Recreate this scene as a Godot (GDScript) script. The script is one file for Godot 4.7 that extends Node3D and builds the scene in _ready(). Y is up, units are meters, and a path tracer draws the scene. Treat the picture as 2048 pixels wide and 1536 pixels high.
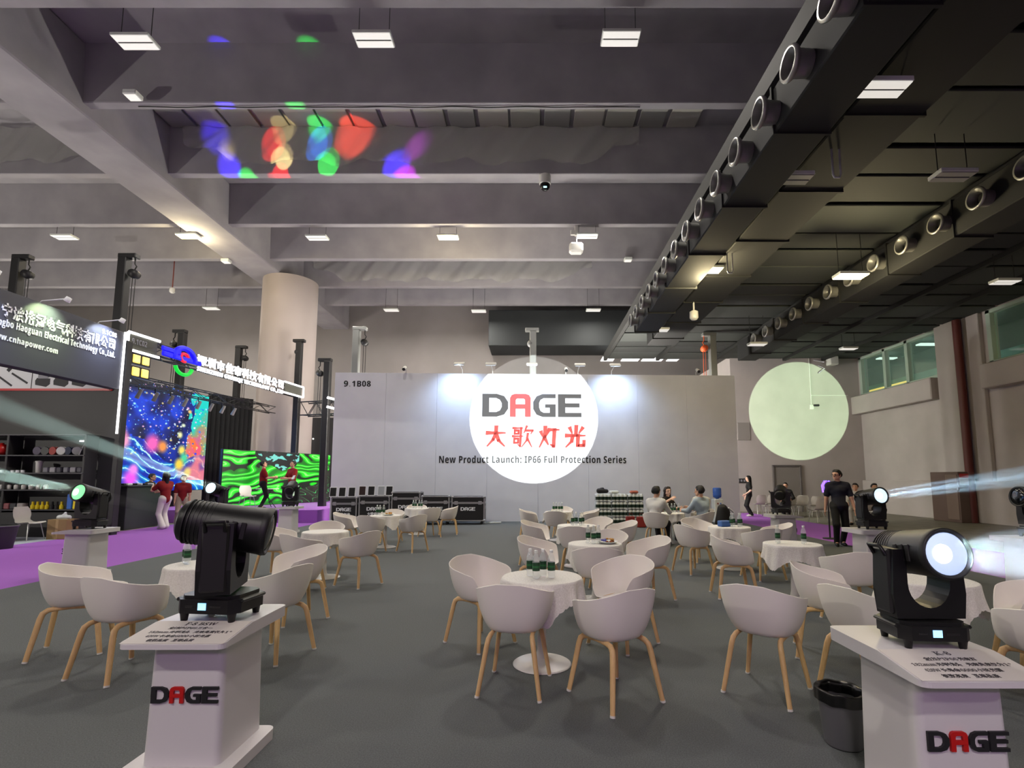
extends Node3D

# ---------------------------------------------------------------- mesh collector
class G:
	var v := PackedVector3Array()
	var n := PackedVector3Array()
	var t := PackedVector2Array()

	func tri(a: Vector3, b: Vector3, c: Vector3, na: Vector3, nb: Vector3, nc: Vector3, ua := Vector2.ZERO, ub := Vector2.ZERO, uc := Vector2.ZERO) -> void:
		if (b - a).cross(c - a).dot(na + nb + nc) > 0.0:
			v.append(a); v.append(c); v.append(b)
			n.append(na); n.append(nc); n.append(nb)
			t.append(ua); t.append(uc); t.append(ub)
		else:
			v.append(a); v.append(b); v.append(c)
			n.append(na); n.append(nb); n.append(nc)
			t.append(ua); t.append(ub); t.append(uc)

	func quad(a: Vector3, b: Vector3, c: Vector3, d: Vector3, nn: Vector3) -> void:
		tri(a, b, c, nn, nn, nn, Vector2(0, 1), Vector2(1, 1), Vector2(1, 0))
		tri(a, c, d, nn, nn, nn, Vector2(0, 1), Vector2(1, 0), Vector2(0, 0))

	func box(c: Vector3, s: Vector3, bev := 0.0, bs := Basis()) -> G:
		var h := s * 0.5
		if bev <= 0.0:
			for ax in 3:
				for sg in [-1.0, 1.0]:
					var nn := Vector3.ZERO
					nn[ax] = sg
					var p: Array = []
					for q in [[-1, -1], [1, -1], [1, 1], [-1, 1]]:
						var w := Vector3.ZERO
						w[ax] = sg * h[ax]
						w[(ax + 1) % 3] = q[0] * h[(ax + 1) % 3]
						w[(ax + 2) % 3] = q[1] * h[(ax + 2) % 3]
						p.append(c + bs * w)
					quad(p[0], p[1], p[2], p[3], bs * nn)
			return self
		bev = minf(bev, minf(h.x, minf(h.y, h.z)) * 0.98)
		for ax in 3:
			var u := (ax + 1) % 3
			var w_ := (ax + 2) % 3
			for sg in [-1.0, 1.0]:
				var nn := Vector3.ZERO
				nn[ax] = sg
				var p: Array = []
				for q in [[-1, -1], [1, -1], [1, 1], [-1, 1]]:
					var w := Vector3.ZERO
					w[ax] = sg * h[ax]
					w[u] = q[0] * (h[u] - bev)
					w[w_] = q[1] * (h[w_] - bev)
					p.append(c + bs * w)
				quad(p[0], p[1], p[2], p[3], bs * nn)
				for s2 in [-1.0, 1.0]:  # edges between faces ax and u
					var n2 := Vector3.ZERO
					n2[ax] = sg
					n2[u] = s2
					var e: Array = []
					for k in [[0, -1], [0, 1], [1, 1], [1, -1]]:
						var w := Vector3.ZERO
						w[ax] = sg * (h[ax] - (bev if k[0] == 1 else 0.0))
						w[u] = s2 * (h[u] - (bev if k[0] == 0 else 0.0))
						w[w_] = k[1] * (h[w_] - bev)
						e.append(c + bs * w)
					quad(e[0], e[1], e[2], e[3], bs * n2.normalized())
		for sx in [-1.0, 1.0]:
			for sy in [-1.0, 1.0]:
				for sz in [-1.0, 1.0]:
					var nn := bs * Vector3(sx, sy, sz).normalized()
					var a := Vector3(sx * h.x, sy * (h.y - bev), sz * (h.z - bev))
					var b := Vector3(sx * (h.x - bev), sy * h.y, sz * (h.z - bev))
					var d := Vector3(sx * (h.x - bev), sy * (h.y - bev), sz * h.z)
					tri(c + bs * a, c + bs * b, c + bs * d, nn, nn, nn)
		return self

	# surface of revolution about local y; profile of Vector2(radius, y)
	func lathe(prof: Array, seg := 20, xf := Transform3D(), smooth := true) -> G:
		var m := prof.size()
		var pn: Array = []
		for i in m:
			var a: Vector2 = prof[maxi(i - 1, 0)]
			var b: Vector2 = prof[mini(i + 1, m - 1)]
			var d := b - a
			pn.append(Vector2(d.y, -d.x).normalized())
		for i in m - 1:
			var p: Vector2 = prof[i]
			var q: Vector2 = prof[i + 1]
			var fd := Vector2(q.y - p.y, -(q.x - p.x)).normalized()
			for k in seg:
				var a0 := TAU * k / seg
				var a1 := TAU * (k + 1) / seg
				var d0 := Vector3(cos(a0), 0, sin(a0))
				var d1 := Vector3(cos(a1), 0, sin(a1))
				var n0: Vector2 = pn[i] if smooth else fd
				var n1: Vector2 = pn[i + 1] if smooth else fd
				var A := xf * (d0 * p.x + Vector3.UP * p.y)
				var B := xf * (d1 * p.x + Vector3.UP * p.y)
				var C := xf * (d1 * q.x + Vector3.UP * q.y)
				var D := xf * (d0 * q.x + Vector3.UP * q.y)
				var b := xf.basis
				var nA := b * (d0 * n0.x + Vector3.UP * n0.y)
				var nB := b * (d1 * n0.x + Vector3.UP * n0.y)
				var nC := b * (d1 * n1.x + Vector3.UP * n1.y)
				var nD := b * (d0 * n1.x + Vector3.UP * n1.y)
				var u0 := float(k) / seg
				var u1 := float(k + 1) / seg
				var v0 := float(i) / (m - 1)
				var v1 := float(i + 1) / (m - 1)
				if p.x > 0.0:
					tri(A, B, C, nA, nB, nC, Vector2(u0, v0), Vector2(u1, v0), Vector2(u1, v1))
				if q.x > 0.0:
					tri(A, C, D, nA, nC, nD, Vector2(u0, v0), Vector2(u1, v1), Vector2(u0, v1))
		return self

	# round bar through points; rad is one radius or one per point; flat < 1 squashes the section
	func tube(pts: Array, rad, sides := 8, caps := true, flat := 1.0) -> G:
		var m := pts.size()
		var rings: Array = []
		var nrm: Array = []
		var up := Vector3.UP
		var dirs: Array = []
		for i in m:
			var d: Vector3 = (pts[mini(i + 1, m - 1)] - pts[maxi(i - 1, 0)]).normalized()
			dirs.append(d)
			if i == 0:
				up = Vector3.UP if absf(d.y) < 0.9 else Vector3.RIGHT
			var side := d.cross(up).normalized()
			up = side.cross(d).normalized()
			var r: float = rad[i] if rad is Array else rad
			var ring: Array = []
			var nr: Array = []
			for k in sides:
				var a := TAU * k / sides
				ring.append(pts[i] + side * cos(a) * r + up * sin(a) * r * flat)
				nr.append((side * cos(a) + up * sin(a) / flat).normalized())
			rings.append(ring)
			nrm.append(nr)
		for i in m - 1:
			for k in sides:
				var k2 := (k + 1) % sides
				tri(rings[i][k], rings[i][k2], rings[i + 1][k2], nrm[i][k], nrm[i][k2], nrm[i + 1][k2])
				tri(rings[i][k], rings[i + 1][k2], rings[i + 1][k], nrm[i][k], nrm[i + 1][k2], nrm[i + 1][k])
		if caps:
			for e in [0, m - 1]:
				var nn: Vector3 = -dirs[0] if e == 0 else dirs[m - 1]
				for k in sides:
					tri(pts[e], rings[e][k], rings[e][(k + 1) % sides], nn, nn, nn)
		return self

	# flat outline (x, y) pushed out along z from z0 to z1
	func prism(poly: PackedVector2Array, z0: float, z1: float, xf := Transform3D()) -> G:
		var ids := Geometry2D.triangulate_polygon(poly)
		for z in [z0, z1]:
			var nn := xf.basis * Vector3(0, 0, -1.0 if z == z0 else 1.0)
			if z0 > z1:
				nn = -nn
			for i in range(0, ids.size(), 3):
				var a := poly[ids[i]]
				var b := poly[ids[i + 1]]
				var c := poly[ids[i + 2]]
				tri(xf * Vector3(a.x, a.y, z), xf * Vector3(b.x, b.y, z), xf * Vector3(c.x, c.y, z), nn, nn, nn, a, b, c)
		var cw := Geometry2D.is_polygon_clockwise(poly)
		for i in poly.size():
			var a := poly[i]
			var b := poly[(i + 1) % poly.size()]
			var d := (b - a).normalized()
			var nn := xf.basis * Vector3(d.y, -d.x, 0) * (-1.0 if cw else 1.0)
			quad(xf * Vector3(a.x, a.y, z0), xf * Vector3(b.x, b.y, z0), xf * Vector3(b.x, b.y, z1), xf * Vector3(a.x, a.y, z1), nn)
		return self

	# closed band between two outlines with as many points each
	func ring(o: Array, h: Array, z0: float, z1: float, xf := Transform3D()) -> G:
		var m := o.size()
		for i in m:
			var j := (i + 1) % m
			for z in [z0, z1]:
				var nn := xf.basis * Vector3(0, 0, -1.0 if z == z0 else 1.0)
				quad(xf * Vector3(o[i].x, o[i].y, z), xf * Vector3(o[j].x, o[j].y, z), xf * Vector3(h[j].x, h[j].y, z), xf * Vector3(h[i].x, h[i].y, z), nn)
			for q in [[o, 1.0], [h, -1.0]]:
				var a: Vector2 = q[0][i]
				var b: Vector2 = q[0][j]
				var d := (b - a).normalized()
				quad(xf * Vector3(a.x, a.y, z0), xf * Vector3(b.x, b.y, z0), xf * Vector3(b.x, b.y, z1), xf * Vector3(a.x, a.y, z1), xf.basis * Vector3(d.y, -d.x, 0) * q[1])
		return self

	# slab over a plan outline (x, z): top height from a callable, level underside
	func slab(plan: PackedVector2Array, top: Callable, bot: float, splits := []) -> G:
		var pieces: Array = [plan]
		if splits:
			pieces = []
			var edges: Array = [-99.0] + splits + [99.0]
			for i in edges.size() - 1:
				for q in Geometry2D.intersect_polygons(plan, PackedVector2Array([Vector2(-99, edges[i]), Vector2(99, edges[i]), Vector2(99, edges[i + 1]), Vector2(-99, edges[i + 1])])):
					pieces.append(q)
		for q in pieces:
			var ids := Geometry2D.triangulate_polygon(q)
			for i in range(0, ids.size(), 3):
				var P: Array = []
				for k in 3:
					var w: Vector2 = q[ids[i + k]]
					P.append(Vector3(w.x, top.call(w), w.y))
				var nn: Vector3 = (P[1] - P[0]).cross(P[2] - P[0]).normalized()
				if nn.y < 0.0:
					nn = -nn
				tri(P[0], P[1], P[2], nn, nn, nn)
				for k in 3:
					P[k].y = bot
				tri(P[0], P[1], P[2], Vector3.DOWN, Vector3.DOWN, Vector3.DOWN)
			var m: int = q.size()
			var cw := Geometry2D.is_polygon_clockwise(q)
			for i in m:
				var a: Vector2 = q[i]
				var b: Vector2 = q[(i + 1) % m]
				var d := (b - a).normalized() * (-1.0 if cw else 1.0)
				var inner := false
				for e in splits:
					if absf(a.y - e) < 1e-5 and absf(b.y - e) < 1e-5:
						inner = true
				if not inner:
					quad(Vector3(a.x, bot, a.y), Vector3(b.x, bot, b.y), Vector3(b.x, top.call(b), b.y), Vector3(a.x, top.call(a), a.y), Vector3(d.y, 0, -d.x))
		return self

	# smooth sheet f(i, j) -> Vector3 over nu x nv cells
	func sheet(f: Callable, nu: int, nv: int, wrap := false, flip := false) -> G:
		var P: Array = []
		for i in nu + 1:
			var row := PackedVector3Array()
			for j in nv + 1:
				row.append(f.call(float(i) / nu, float(j) / nv))
			P.append(row)
		var N: Array = []
		for i in nu + 1:
			var row := PackedVector3Array()
			for j in nv + 1:
				var i0 := i - 1
				var i1 := i + 1
				if wrap:
					i0 = (i0 + nu) % nu
					i1 = i1 % nu
				else:
					i0 = maxi(i0, 0)
					i1 = mini(i1, nu)
				var du: Vector3 = P[i1][j] - P[i0][j]
				if du.length() < 1e-7:
					du = P[i1][mini(j + 1, nv)] - P[i0][mini(j + 1, nv)]
				if du.length() < 1e-7:
					du = P[i1][maxi(j - 1, 0)] - P[i0][maxi(j - 1, 0)]
				var dv: Vector3 = P[i][mini(j + 1, nv)] - P[i][maxi(j - 1, 0)]
				var w := du.cross(dv).normalized()
				row.append(-w if flip else w)
			N.append(row)
		for i in nu:
			for j in nv:
				var ua := Vector2(float(i) / nu, float(j) / nv)
				var ub := Vector2(float(i + 1) / nu, float(j) / nv)
				var uc := Vector2(float(i + 1) / nu, float(j + 1) / nv)
				var ud := Vector2(float(i) / nu, float(j + 1) / nv)
				tri(P[i][j], P[i + 1][j], P[i + 1][j + 1], N[i][j], N[i + 1][j], N[i + 1][j + 1], ua, ub, uc)
				tri(P[i][j], P[i + 1][j + 1], P[i][j + 1], N[i][j], N[i + 1][j + 1], N[i][j + 1], ua, uc, ud)
		return self

	# tapered capsules [a, b, ra, rb] joined by a smooth minimum and skinned with surface nets
	func net(bones: Array, cell: float, k := 0.03) -> G:
		var lo := Vector3.ONE * 1e9
		var hi := -lo
		for b in bones:
			var r := Vector3.ONE * maxf(b[2], b[3])
			lo = lo.min((b[0] - r).min(b[1] - r))
			hi = hi.max((b[0] + r).max(b[1] + r))
		lo -= Vector3.ONE * cell * 2.5
		hi += Vector3.ONE * cell * 2.5
		var nx := int((hi.x - lo.x) / cell) + 1
		var ny := int((hi.y - lo.y) / cell) + 1
		var nz := int((hi.z - lo.z) / cell) + 1
		var f := PackedFloat32Array()
		f.resize(nx * ny * nz)
		f.fill(1.0)
		for b in bones:
			var a: Vector3 = b[0]
			var e: Vector3 = b[1]
			var ra: float = b[2]
			var rb: float = b[3]
			var pad := Vector3.ONE * (maxf(ra, rb) + k + cell * 1.8)
			var l := ((a.min(e) - pad - lo) / cell).floor().max(Vector3.ZERO)
			var h := ((a.max(e) + pad - lo) / cell).ceil().min(Vector3(nx - 1, ny - 1, nz - 1))
			var ab := e - a
			var l2 := maxf(ab.length_squared(), 1e-9)
			for z in range(int(l.z), int(h.z) + 1):
				for y in range(int(l.y), int(h.y) + 1):
					var row := (z * ny + y) * nx
					for x in range(int(l.x), int(h.x) + 1):
						var p := lo + Vector3(x, y, z) * cell
						var s := clampf((p - a).dot(ab) / l2, 0.0, 1.0)
						var d := p.distance_to(a + ab * s) - ra - (rb - ra) * s
						var o := f[row + x]
						var q := k - absf(o - d)
						f[row + x] = minf(o, d) - (q * q / k * 0.25 if q > 0.0 else 0.0)
		var at := PackedInt32Array()
		at.resize(nx * ny * nz)
		at.fill(-1)
		var pos := PackedVector3Array()
		var nor := PackedVector3Array()
		var off := [0, 1, nx, nx + 1, nx * ny, nx * ny + 1, nx * ny + nx, nx * ny + nx + 1]
		var edges := [[0, 1], [2, 3], [4, 5], [6, 7], [0, 2], [1, 3], [4, 6], [5, 7], [0, 4], [1, 5], [2, 6], [3, 7]]
		for z in nz - 1:
			for y in ny - 1:
				var row := (z * ny + y) * nx
				for x in nx - 1:
					var i := row + x
					var f0 := f[i]
					if absf(f0) > cell * 2.5:
						continue
					var c: Array = [f0, f[i + 1], f[i + nx], f[i + nx + 1], f[i + off[4]], f[i + off[5]], f[i + off[6]], f[i + off[7]]]
					var s := 0
					for q in 8:
						if c[q] < 0.0:
							s += 1
					if s == 0 or s == 8:
						continue
					var sum := Vector3.ZERO
					var cnt := 0
					for ed in edges:
						var fa: float = c[ed[0]]
						var fb: float = c[ed[1]]
						if (fa < 0.0) != (fb < 0.0):
							var pa := Vector3(ed[0] & 1, (ed[0] >> 1) & 1, ed[0] >> 2)
							var pb := Vector3(ed[1] & 1, (ed[1] >> 1) & 1, ed[1] >> 2)
							sum += pa.lerp(pb, fa / (fa - fb))
							cnt += 1
					at[i] = pos.size()
					pos.append(lo + (Vector3(x, y, z) + sum / cnt) * cell)
					nor.append(Vector3(c[1] + c[3] + c[5] + c[7] - c[0] - c[2] - c[4] - c[6], c[2] + c[3] + c[6] + c[7] - c[0] - c[1] - c[4] - c[5], c[4] + c[5] + c[6] + c[7] - c[0] - c[1] - c[2] - c[3]).normalized())
		var steps := [1, nx, nx * ny]
		for z in range(1, nz - 1):
			for y in range(1, ny - 1):
				for x in range(1, nx - 1):
					var i := (z * ny + y) * nx + x
					if at[i] < 0 and at[i - 1] < 0 and at[i - nx] < 0 and at[i - nx * ny] < 0:
						continue
					for ax in 3:
						if (f[i] < 0.0) != (f[i + steps[ax]] < 0.0):
							var u: int = steps[(ax + 1) % 3]
							var w: int = steps[(ax + 2) % 3]
							var A := at[i]
							var B := at[i - u]
							var C := at[i - u - w]
							var D := at[i - w]
							if A < 0 or B < 0 or C < 0 or D < 0:
								continue
							tri(pos[A], pos[B], pos[C], nor[A], nor[B], nor[C])
							tri(pos[A], pos[C], pos[D], nor[A], nor[C], nor[D])
		return self

	func mesh() -> ArrayMesh:
		var a := []
		a.resize(Mesh.ARRAY_MAX)
		a[Mesh.ARRAY_VERTEX] = v
		a[Mesh.ARRAY_NORMAL] = n
		a[Mesh.ARRAY_TEX_UV] = t
		var m := ArrayMesh.new()
		m.add_surface_from_arrays(Mesh.PRIMITIVE_TRIANGLES, a)
		return m


# ---------------------------------------------------------------- scene helpers
var M := {}
var used := {}
var rng := RandomNumberGenerator.new()

func numbered(called: String) -> String:
	var k: int = used.get(called, 0)
	used[called] = k + 1
	return called if k == 0 else "%s_%03d" % [called, k]

func thing(called: String, label: String, category: String, at := Vector3.ZERO, turn := 0.0, group := "") -> Node3D:
	var o := Node3D.new()
	o.name = numbered(called)
	add_child(o)
	o.position = at
	o.rotation.y = turn
	tag(o, label, category, group)
	return o

func tag(o: Node, label: String, category: String, group := "") -> Node:
	o.set_meta("label", label)
	o.set_meta("category", category)
	if group:
		o.set_meta("group", group)
	return o

func part(called: String, g, m: Material, parent: Node, at := Transform3D()) -> MeshInstance3D:
	var o := MeshInstance3D.new()
	o.name = called
	o.mesh = g.mesh() if g is G else g
	o.material_override = m
	o.transform = at
	o.cast_shadow = GeometryInstance3D.SHADOW_CASTING_SETTING_ON
	parent.add_child(o, true)
	return o

func solid(called: String, g, m: Material, label: String, category: String, at := Vector3.ZERO, turn := 0.0, group := "") -> MeshInstance3D:
	var o := part(numbered(called), g, m, self)
	o.position = at
	o.rotation.y = turn
	tag(o, label, category, group)
	return o

func struct(called: String, g, m: Material, label: String, category := "room") -> MeshInstance3D:
	var o := part(called, g, m, self)
	tag(o, label, category)
	o.set_meta("kind", "structure")
	return o

func dup(root: Node3D, at: Vector3, turn: float, label: String, group := "", first := false) -> Node3D:
	var r: Node3D = root
	if not first:
		r = root.duplicate()
		r.name = numbered(str(root.name).rstrip("_0123456789"))
		add_child(r)
	r.position = at
	r.rotation.y = turn
	r.set_meta("label", label)
	if group:
		r.set_meta("group", group)
	return r

func mat(key: String, c: Color, rough := 0.6, metal := 0.0) -> StandardMaterial3D:
	if not M.has(key):
		var m := StandardMaterial3D.new()
		m.resource_name = key
		m.albedo_color = c
		m.roughness = rough
		m.metallic = metal
		M[key] = m
	return M[key]

func glow(key: String, c: Color, e: float, base := Color(0.8, 0.8, 0.8)) -> StandardMaterial3D:
	if not M.has(key):
		var m := mat(key, base, 0.5)
		m.emission_enabled = true
		m.emission = c
		m.emission_energy_multiplier = e
	return M[key]

func noise_tex(freq: float, a: Color, b: Color, size := 512, oct := 4, as_normal := false, sd := 1) -> NoiseTexture2D:
	var t := NoiseTexture2D.new()
	t.width = size
	t.height = size
	t.seamless = true
	var f := FastNoiseLite.new()
	f.seed = sd
	f.frequency = freq
	f.fractal_octaves = oct
	t.noise = f
	if as_normal:
		t.as_normal_map = true
		t.bump_strength = 3.0
	else:
		var r := Gradient.new()
		r.set_color(0, a)
		r.set_color(1, b)
		t.color_ramp = r
	return t

func grain(m: StandardMaterial3D, tex: Texture2D, scale: Vector3, world := true) -> StandardMaterial3D:
	m.albedo_texture = tex
	m.uv1_triplanar = true
	m.uv1_world_triplanar = world
	m.uv1_scale = scale
	return m

func face(from: Vector3, to: Vector3) -> float:
	var d := to - from
	return atan2(-d.x, -d.z)

func omni(called: String, at: Vector3, c: Color, e: float, size := 0.1) -> void:
	var l := OmniLight3D.new()
	l.name = called
	l.light_color = c
	l.light_energy = e
	l.light_size = size
	l.omni_range = 60.0
	l.omni_attenuation = 2.0
	l.shadow_enabled = true
	l.position = at
	add_child(l, true)

func spot(called: String, at: Vector3, to: Vector3, c: Color, e: float, angle: float, blend := 0.15, size := 0.05) -> void:
	var l := SpotLight3D.new()
	l.name = called
	l.light_color = c
	l.light_energy = e
	l.light_size = size
	l.spot_range = 80.0
	l.spot_attenuation = 2.0
	l.spot_angle = angle
	l.spot_angle_attenuation = blend
	l.shadow_enabled = true
	add_child(l, true)
	l.look_at_from_position(at, to, Vector3.UP if absf((to - at).normalized().y) < 0.99 else Vector3.RIGHT)

func area(called: String, at: Vector3, to: Vector3, size: Vector2, c: Color, e: float) -> void:
	var l := AreaLight3D.new()
	l.name = called
	l.light_color = c
	l.light_energy = e
	l.area_size = size
	l.area_range = 80.0
	l.area_attenuation = 2.0
	l.shadow_enabled = true
	add_child(l, true)
	l.look_at_from_position(at, to, Vector3.UP if absf((to - at).normalized().y) < 0.99 else Vector3.RIGHT)

func rrect(w: float, d: float, r: float, cx := 0.0, cz := 0.0, seg := 5) -> PackedVector2Array:
	var p := PackedVector2Array()
	for q in 4:
		var c := Vector2(cx + (w / 2 - r) * [1, -1, -1, 1][q], cz + (d / 2 - r) * [1, 1, -1, -1][q])
		for k in seg + 1:
			var a := PI / 2 * (q + float(k) / seg)
			p.append(c + Vector2(cos(a), sin(a)) * r)
	return p

func ordinal(k: int) -> String:
	return ["first", "second", "third", "fourth", "fifth", "sixth", "seventh", "eighth", "ninth", "tenth", "eleventh", "twelfth", "thirteenth", "fourteenth", "fifteenth", "sixteenth", "seventeenth", "eighteenth"][k]

# ---------------------------------------------------------------- lettering
# Characters as pen strokes on a 26 x 26 grid (a = 0 ... z = 25, x then y, y down); «name:box» puts a component in a box.
const STROKES := {
	"水": "fcph bjlo eyrp", "才": "agjg fafxcv aqjm", "耳": "cbcz cbjbgijnfq", "人": "iabm fifz", "日": "bdkdkwbwbd bmkm", "口": "fpupuzfzfp",
	"金": "faai dgjg bljl glgxkt", "木": "ahkh fafz fiar fjkp", "皮": "efyfwj efeoaz nanm hmumotfz ioyz", "告": "gacg efwf alzl nanl 口:aaZZ",
	"宁": "mane cfbk cfyfxk dnxn nnnyjw", "波": "水:aahz 皮:iazz", "浩": "水:aahz 告:jazz", "冠": "bcah bczcyh eimi cnnn gnfubz knkxoxou omzm vhvysw qqst",
	"电": "dfvfvrdrdf dlvl mamxzxzs", "气": "gabi feye gjvj dotouwyzzu", "科": "jbbe aimi gdgz gjas gkmq pdsg ojrm nszp vavz", "技": "才:aaiz 支:jazz",
	"支": "afzf manl clwlosaz flzz", "有": "afzf laijbr ikiz ikvkvzsx ipvp iuvu", "限": "耳:aakz mcwcwmmm mhwh mcmyru xoss onyz", "公": "jbbn pbym mlfwuv qqwz",
	"司": "ccxcxytw dhsh emqmqvevem", "深": "水:aahz jeji jezeyi ohll thxl jozo rkrz rojw rozw", "圳": "ajjj fcfu awkt ncmqjz sdsw ybyz", "市": "mane agzg nfnz elev elwlwutt",
	"佳": "iabm fifz jfzf rarl klyl jrzr rmry iyzy", "帝": "nand aeze ifjj rfqj ckbo ckykxo nlnz fpfx fpvpvwsv", "光": "nank fcii vcri blzl jlisbz qlqxyxys",
	"灯": "chem lgjl hbhmbz homw meze tetypw", "歌": "acmc cfhfhjcjcf kckl amnm cphphucucp kmkyhw raoi qfzfxj tjsrmz tpzz", "大": "biyi mbmijqcy miqryy",
	"全": "nabk nazk flvl grur nlny byzy", "防": "耳:aaiz rase kfzf qfpojz qlylwytw", "护": "才:aaiz rase mgygynmn mgmqiz", "三": "cdxd emvm axzx",
	"合": "nabk nazk hkrk 口:aaZZ", "一": "anzn", "学": "dbgf lane warf bhal bhzhyl gltlnp npnzjx arzr", "镜": "金:aaiz ldzd sasd kizi omymysosom opyp qskz vsvyzyzv",
	"头": "iclf ehik apzp papmltcz oswz", "束": "afzf dkwkwqdqdk nanz mrby orzy", "角": "jadh jcscog fhfqbz fhvhvzsx fnvn ftvt nhnt", "度": "nand eeze eeeoaz gjzj kgkn tgtn knun iqwqiz kszz",
	"仅": "iabm fifz kexetpjz lizz", "为": "gcjf diwiuyrw malmcz nnqr", "长": "sbii alzl hahynu mlyy", "寿": "ddwd eiwi anzn majobx kszs totzqx ktnw",
	"命": "nabk nazk hkrk cnlnlvcvcn pnxnxuut pnpz", "小": "nbnyjw gibs tizr", "时": "日:aazz mgzg uauyqw omrq", "源": "水:aahz ibzb jbjogz rcpg mgxgxqmqmg mlxl sqsypw nsjx vszx",
	"极": "木:aazz ldwdtkykstkz odnojz okzz", "致": "acmc gccjli bnln gjgw aynu ranj pgzg whtqmz pjzz", "亮": "nand aeze hhshsmhmhh cpbt cpxpwt jsiwcz jsqs qsqyyyyv",
	"至": "cbxb lbfjui qfvl eqvq nkny ayzy", "尊": "hakd sapd aeze dhwhwqdqdh jejn qeqn atzt sqszpy hukx", "品": "hasasjhjha bnlnlybybn onynyyoyon", "质": "wbfd fdfobz fizi pepk klku klwlwu qnpuiz suyz",
}

func pen(ch: String, o: Vector2, s: Vector2, out: Array) -> void:
	for w in str(STROKES.get(ch, "")).split(" ", false):
		if ":" in w:
			var b := w.substr(2).to_lower()
			var k: Array = []
			for i in 4:
				k.append((b.unicode_at(i) - 97) / 25.0)
			if w.substr(4) == "ZZ":
				k = [0.0, 0.0, 1.0, 1.0]
			pen(w[0], o + Vector2(k[0], k[1]) * s, Vector2(k[2] - k[0], k[3] - k[1]) * s, out)
		else:
			var line: Array = []
			for i in range(0, w.length() - 1, 2):
				line.append(o + Vector2(w.unicode_at(i) - 97, w.unicode_at(i + 1) - 97) / 25.0 * s)
			out.append(line)

# one run of characters lying in the xy plane, left edge at x = 0, bottom at y = 0
func hanzi(g: G, text: String, h: float, wide: float, weight: float, depth: float, xf: Transform3D, brush := false, gap := 0.12) -> float:
	var x := 0.0
	for ch in text:
		if ch == " ":
			x += wide * 0.5
			continue
		var lines: Array = []
		pen(ch, Vector2.ZERO, Vector2(wide, h), lines)
		for line in lines:
			for i in line.size() - 1:
				var a := Vector2(x + line[i].x, h - line[i].y)
				var b := Vector2(x + line[i + 1].x, h - line[i + 1].y)
				var d := (b - a).normalized()
				var p := Vector2(-d.y, d.x)
				var w0 := weight * 0.5
				var w1 := weight * 0.5
				if brush:
					w0 *= 1.35 if i == 0 else 1.0
					w1 *= 0.45 if i == line.size() - 2 and absf(d.x) > 0.25 else 1.15
				g.prism(PackedVector2Array([a + p * w0 - d * w0 * 0.8, a - p * w0 - d * w0 * 0.8, b - p * w1 + d * w1 * 0.8, b + p * w1 + d * w1 * 0.8]), 0.0, depth, xf)
		x += wide * (1.0 + gap)
	return x

var fonts := {}
func font(serif := false) -> Font:
	var k := "serif" if serif else "sans"
	if not fonts.has(k):
		var f := SystemFont.new()
		f.font_names = PackedStringArray(["Droid Serif" if serif else "Droid Sans"])
		f.font_weight = 700
		var fv := FontVariation.new()
		fv.base_font = f
		fv.variation_embolden = 0.0
		fv.spacing_glyph = 0 if serif else 2
		fonts[k] = fv
	return fonts[k]

# latin lettering: cap height h, stretched to width w (0 = natural); origin at the left end of the baseline
func latin(called: String, text: String, h: float, w: float, depth: float, m: Material, parent: Node, xf: Transform3D, serif := false) -> MeshInstance3D:
	var t := TextMesh.new()
	t.text = text
	t.font = font(serif)
	t.font_size = 64
	t.pixel_size = h / 64.0 / 0.714
	t.depth = depth
	t.curve_step = 4.0
	t.horizontal_alignment = HORIZONTAL_ALIGNMENT_LEFT
	t.vertical_alignment = VERTICAL_ALIGNMENT_BOTTOM
	var bb := t.get_aabb()
	var k := w / bb.size.x if w > 0.0 and bb.size.x > 0.0 else 1.0
	var o := part(called, t, m, parent)
	o.transform = xf * Transform3D(Basis.from_scale(Vector3(k, 1, 1)), Vector3(-bb.position.x * k, -bb.position.y - (bb.size.y - h) * 0.25 if bb.size.y > h * 1.15 else -bb.position.y, depth * 0.5))
	return o

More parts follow.
